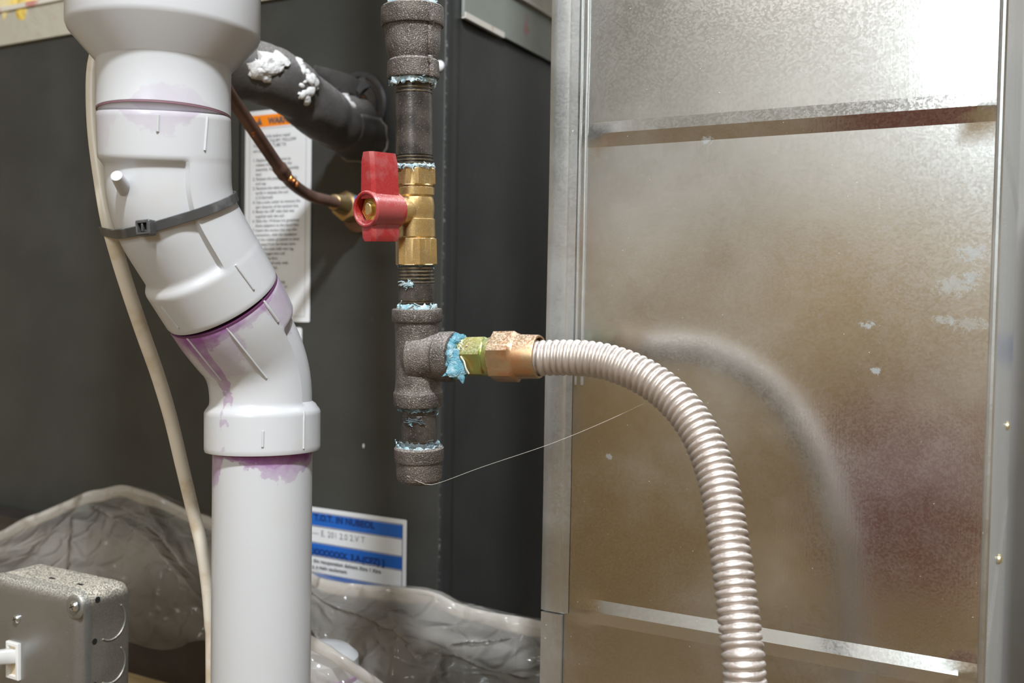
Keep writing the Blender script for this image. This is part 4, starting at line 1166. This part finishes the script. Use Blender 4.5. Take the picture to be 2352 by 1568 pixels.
# black drain pipe with elbow behind the sheet
bp = [pix(640, 1400, .93), pix(800, 1425, .895), pix(1000, 1462, .856), pix(1120, 1484, .845), pix(1185, 1496, .84), pix(1196, 1530, .84), pix(1194, 1580, .84)]
bp += [V((bp[-1].x, bp[-1].y, .5)), V((bp[-1].x, bp[-1].y, .003))]
bdp = thing('black_pipe', 'black plastic pipe with an elbow, seen through the plastic sheet', 'pipe', bp[-1])
mb = MB(); mb.sweep(spline(bp, .006), .0135, 20); mb.build('pipe_run', 'blackpipe', bdp)
for (q, ax_) in ((pix(1165, 1492, .8415), pix(1185, 1496, .84)-pix(1120, 1484, .845)), (pix(1195, 1545, .84), V((0, 0, -1)))):
    mb = MB(); mb.lathe(q, ax_, [(-.011, .014), (-.0105, .0178), (.0105, .0178), (.011, .014)], 28); mb.build('socket', 'blackpipe', bdp, angle=30)

# ------------------------------------------------------------------ background beyond the duct
wh_ = thing('water_heater', 'pale grey cylindrical tank with a blue round label beyond the duct', 'water heater', (.232, 1.75, 0))
mb = MB(); mb.lathe(V((.232, 1.75, 0)), Z, [(0, .20), (.02, .22), (1.55, .22), (1.6, .20), (1.62, .05)], 64); mb.build('tank', 'tank', wh_, angle=40)
def band(z0, z1, a0, a1, r, m_, name):
    mb = MB(); mb.grid([[V((.232+r*math.cos(a0+(a1-a0)*k/20), 1.75+r*math.sin(a0+(a1-a0)*k/20), z)) for k in range(21)] for z in (z0, z1)], False); mb.build(name, m_, wh_)
band(1.13, 1.17, PI*1.0, PI*1.30, .2212, 'blue', 'blue_label')

# ------------------------------------------------------------------ lamps and added things behind the camera (mirrored in the duct)
lp = thing('work_lamp', 'round work lamp on a tall stand, lighting the pipes', 'lamp', (KEY.x+.05, KEY.y-.1, 0))
back_ = (KEY-V((-.3, .5, 1.2))).normalized()
mb = MB(); mb.lathe(KEY+back_*.004, back_, [(0, .075), (.03, .07), (.05, .04), (.052, .01)], 32); mb.build('lamp_head', 'lamp', lp, angle=30)
q = KEY+back_*.05
mb = MB(); mb.sweep([q, q+back_*.03, V((lp.location.x, lp.location.y, q.z-.05)), V((lp.location.x, lp.location.y, .02))], .012, 14); mb.build('pole', 'lamp', lp)
for k in range(3):
    a = 2*PI*k/3+.5; c = V(lp.location)
    mb = MB(); mb.sweep([c+V((0, 0, .35)), c+V((math.cos(a)*.25, math.sin(a)*.25, .008))], .008, 10); mb.build('leg', 'lamp', lp)
def fill_lamp(x, y, label):  # housings around the added fill lights
    t = thing('ceiling_fill_lamp', label, 'lamp', (x, y, 2.49))
    mb = MB()
    for (a, b) in (((x-.62, y-.17), (x+.62, y-.155)), ((x-.62, y+.155), (x+.62, y+.17)), ((x-.62, y-.155), (x-.605, y+.155)), ((x+.605, y-.155), (x+.62, y+.155))):
        mb.box((a[0], a[1], 2.44), (b[0], b[1], 2.499))
    mb.build('housing', 'ceil', t, smooth=False)
fill_lamp(-.3, -1.6, 'added ceiling fill lamp over the open floor'); fill_lamp(.2, 1.75, 'added ceiling fill lamp above the pale tank')
st = thing('stand_in_stool', 'added wooden stool carrying the bag mirrored in the duct', 'stool', (-.17, -.42, 0))  # added out of view to hold up the stand-in bag
SZ = .80
MB().box((-.37, -.58, SZ-.03), (.05, -.27, SZ)).build('seat', 'wood', st, smooth=False)
for sx in (-.33, .01):
    for sy in (-.55, -.30):
        MB().box((sx-.018, sy-.018, 0), (sx+.018, sy+.018, SZ-.03)).build('leg', 'wood', st, smooth=False)
bg = thing('stand_in_bag', 'maroon bag added as stand-in for the person mirrored in the duct', 'bag', (-.16, -.40, SZ))  # takes the place of the person behind the camera in the duct reflection
mb = MB(); rows = []
for k in range(9):
    s_ = k/8; ww_ = .15-.03*s_**2; dd_ = .10-.05*s_
    rows.append([V((-.16+math.copysign(abs(math.cos(a))**.5, math.cos(a))*ww_+.006*noise.noise(V((a, k*.4, 1))), -.40+math.copysign(abs(math.sin(a))**.5, math.sin(a))*dd_, SZ+.26*s_)) for a in [2*PI*j/28 for j in range(28)]])
mb.grid(rows, True, None, True, True); mb.build('bag_body', 'maroon', bg)
mb = MB(); mb.sweep(spline([V((-.24, -.40, SZ+.25)), V((-.21, -.40, SZ+.31)), V((-.11, -.40, SZ+.31)), V((-.08, -.40, SZ+.25))], .01), .008, 10); mb.build('handle', 'strap', bg)
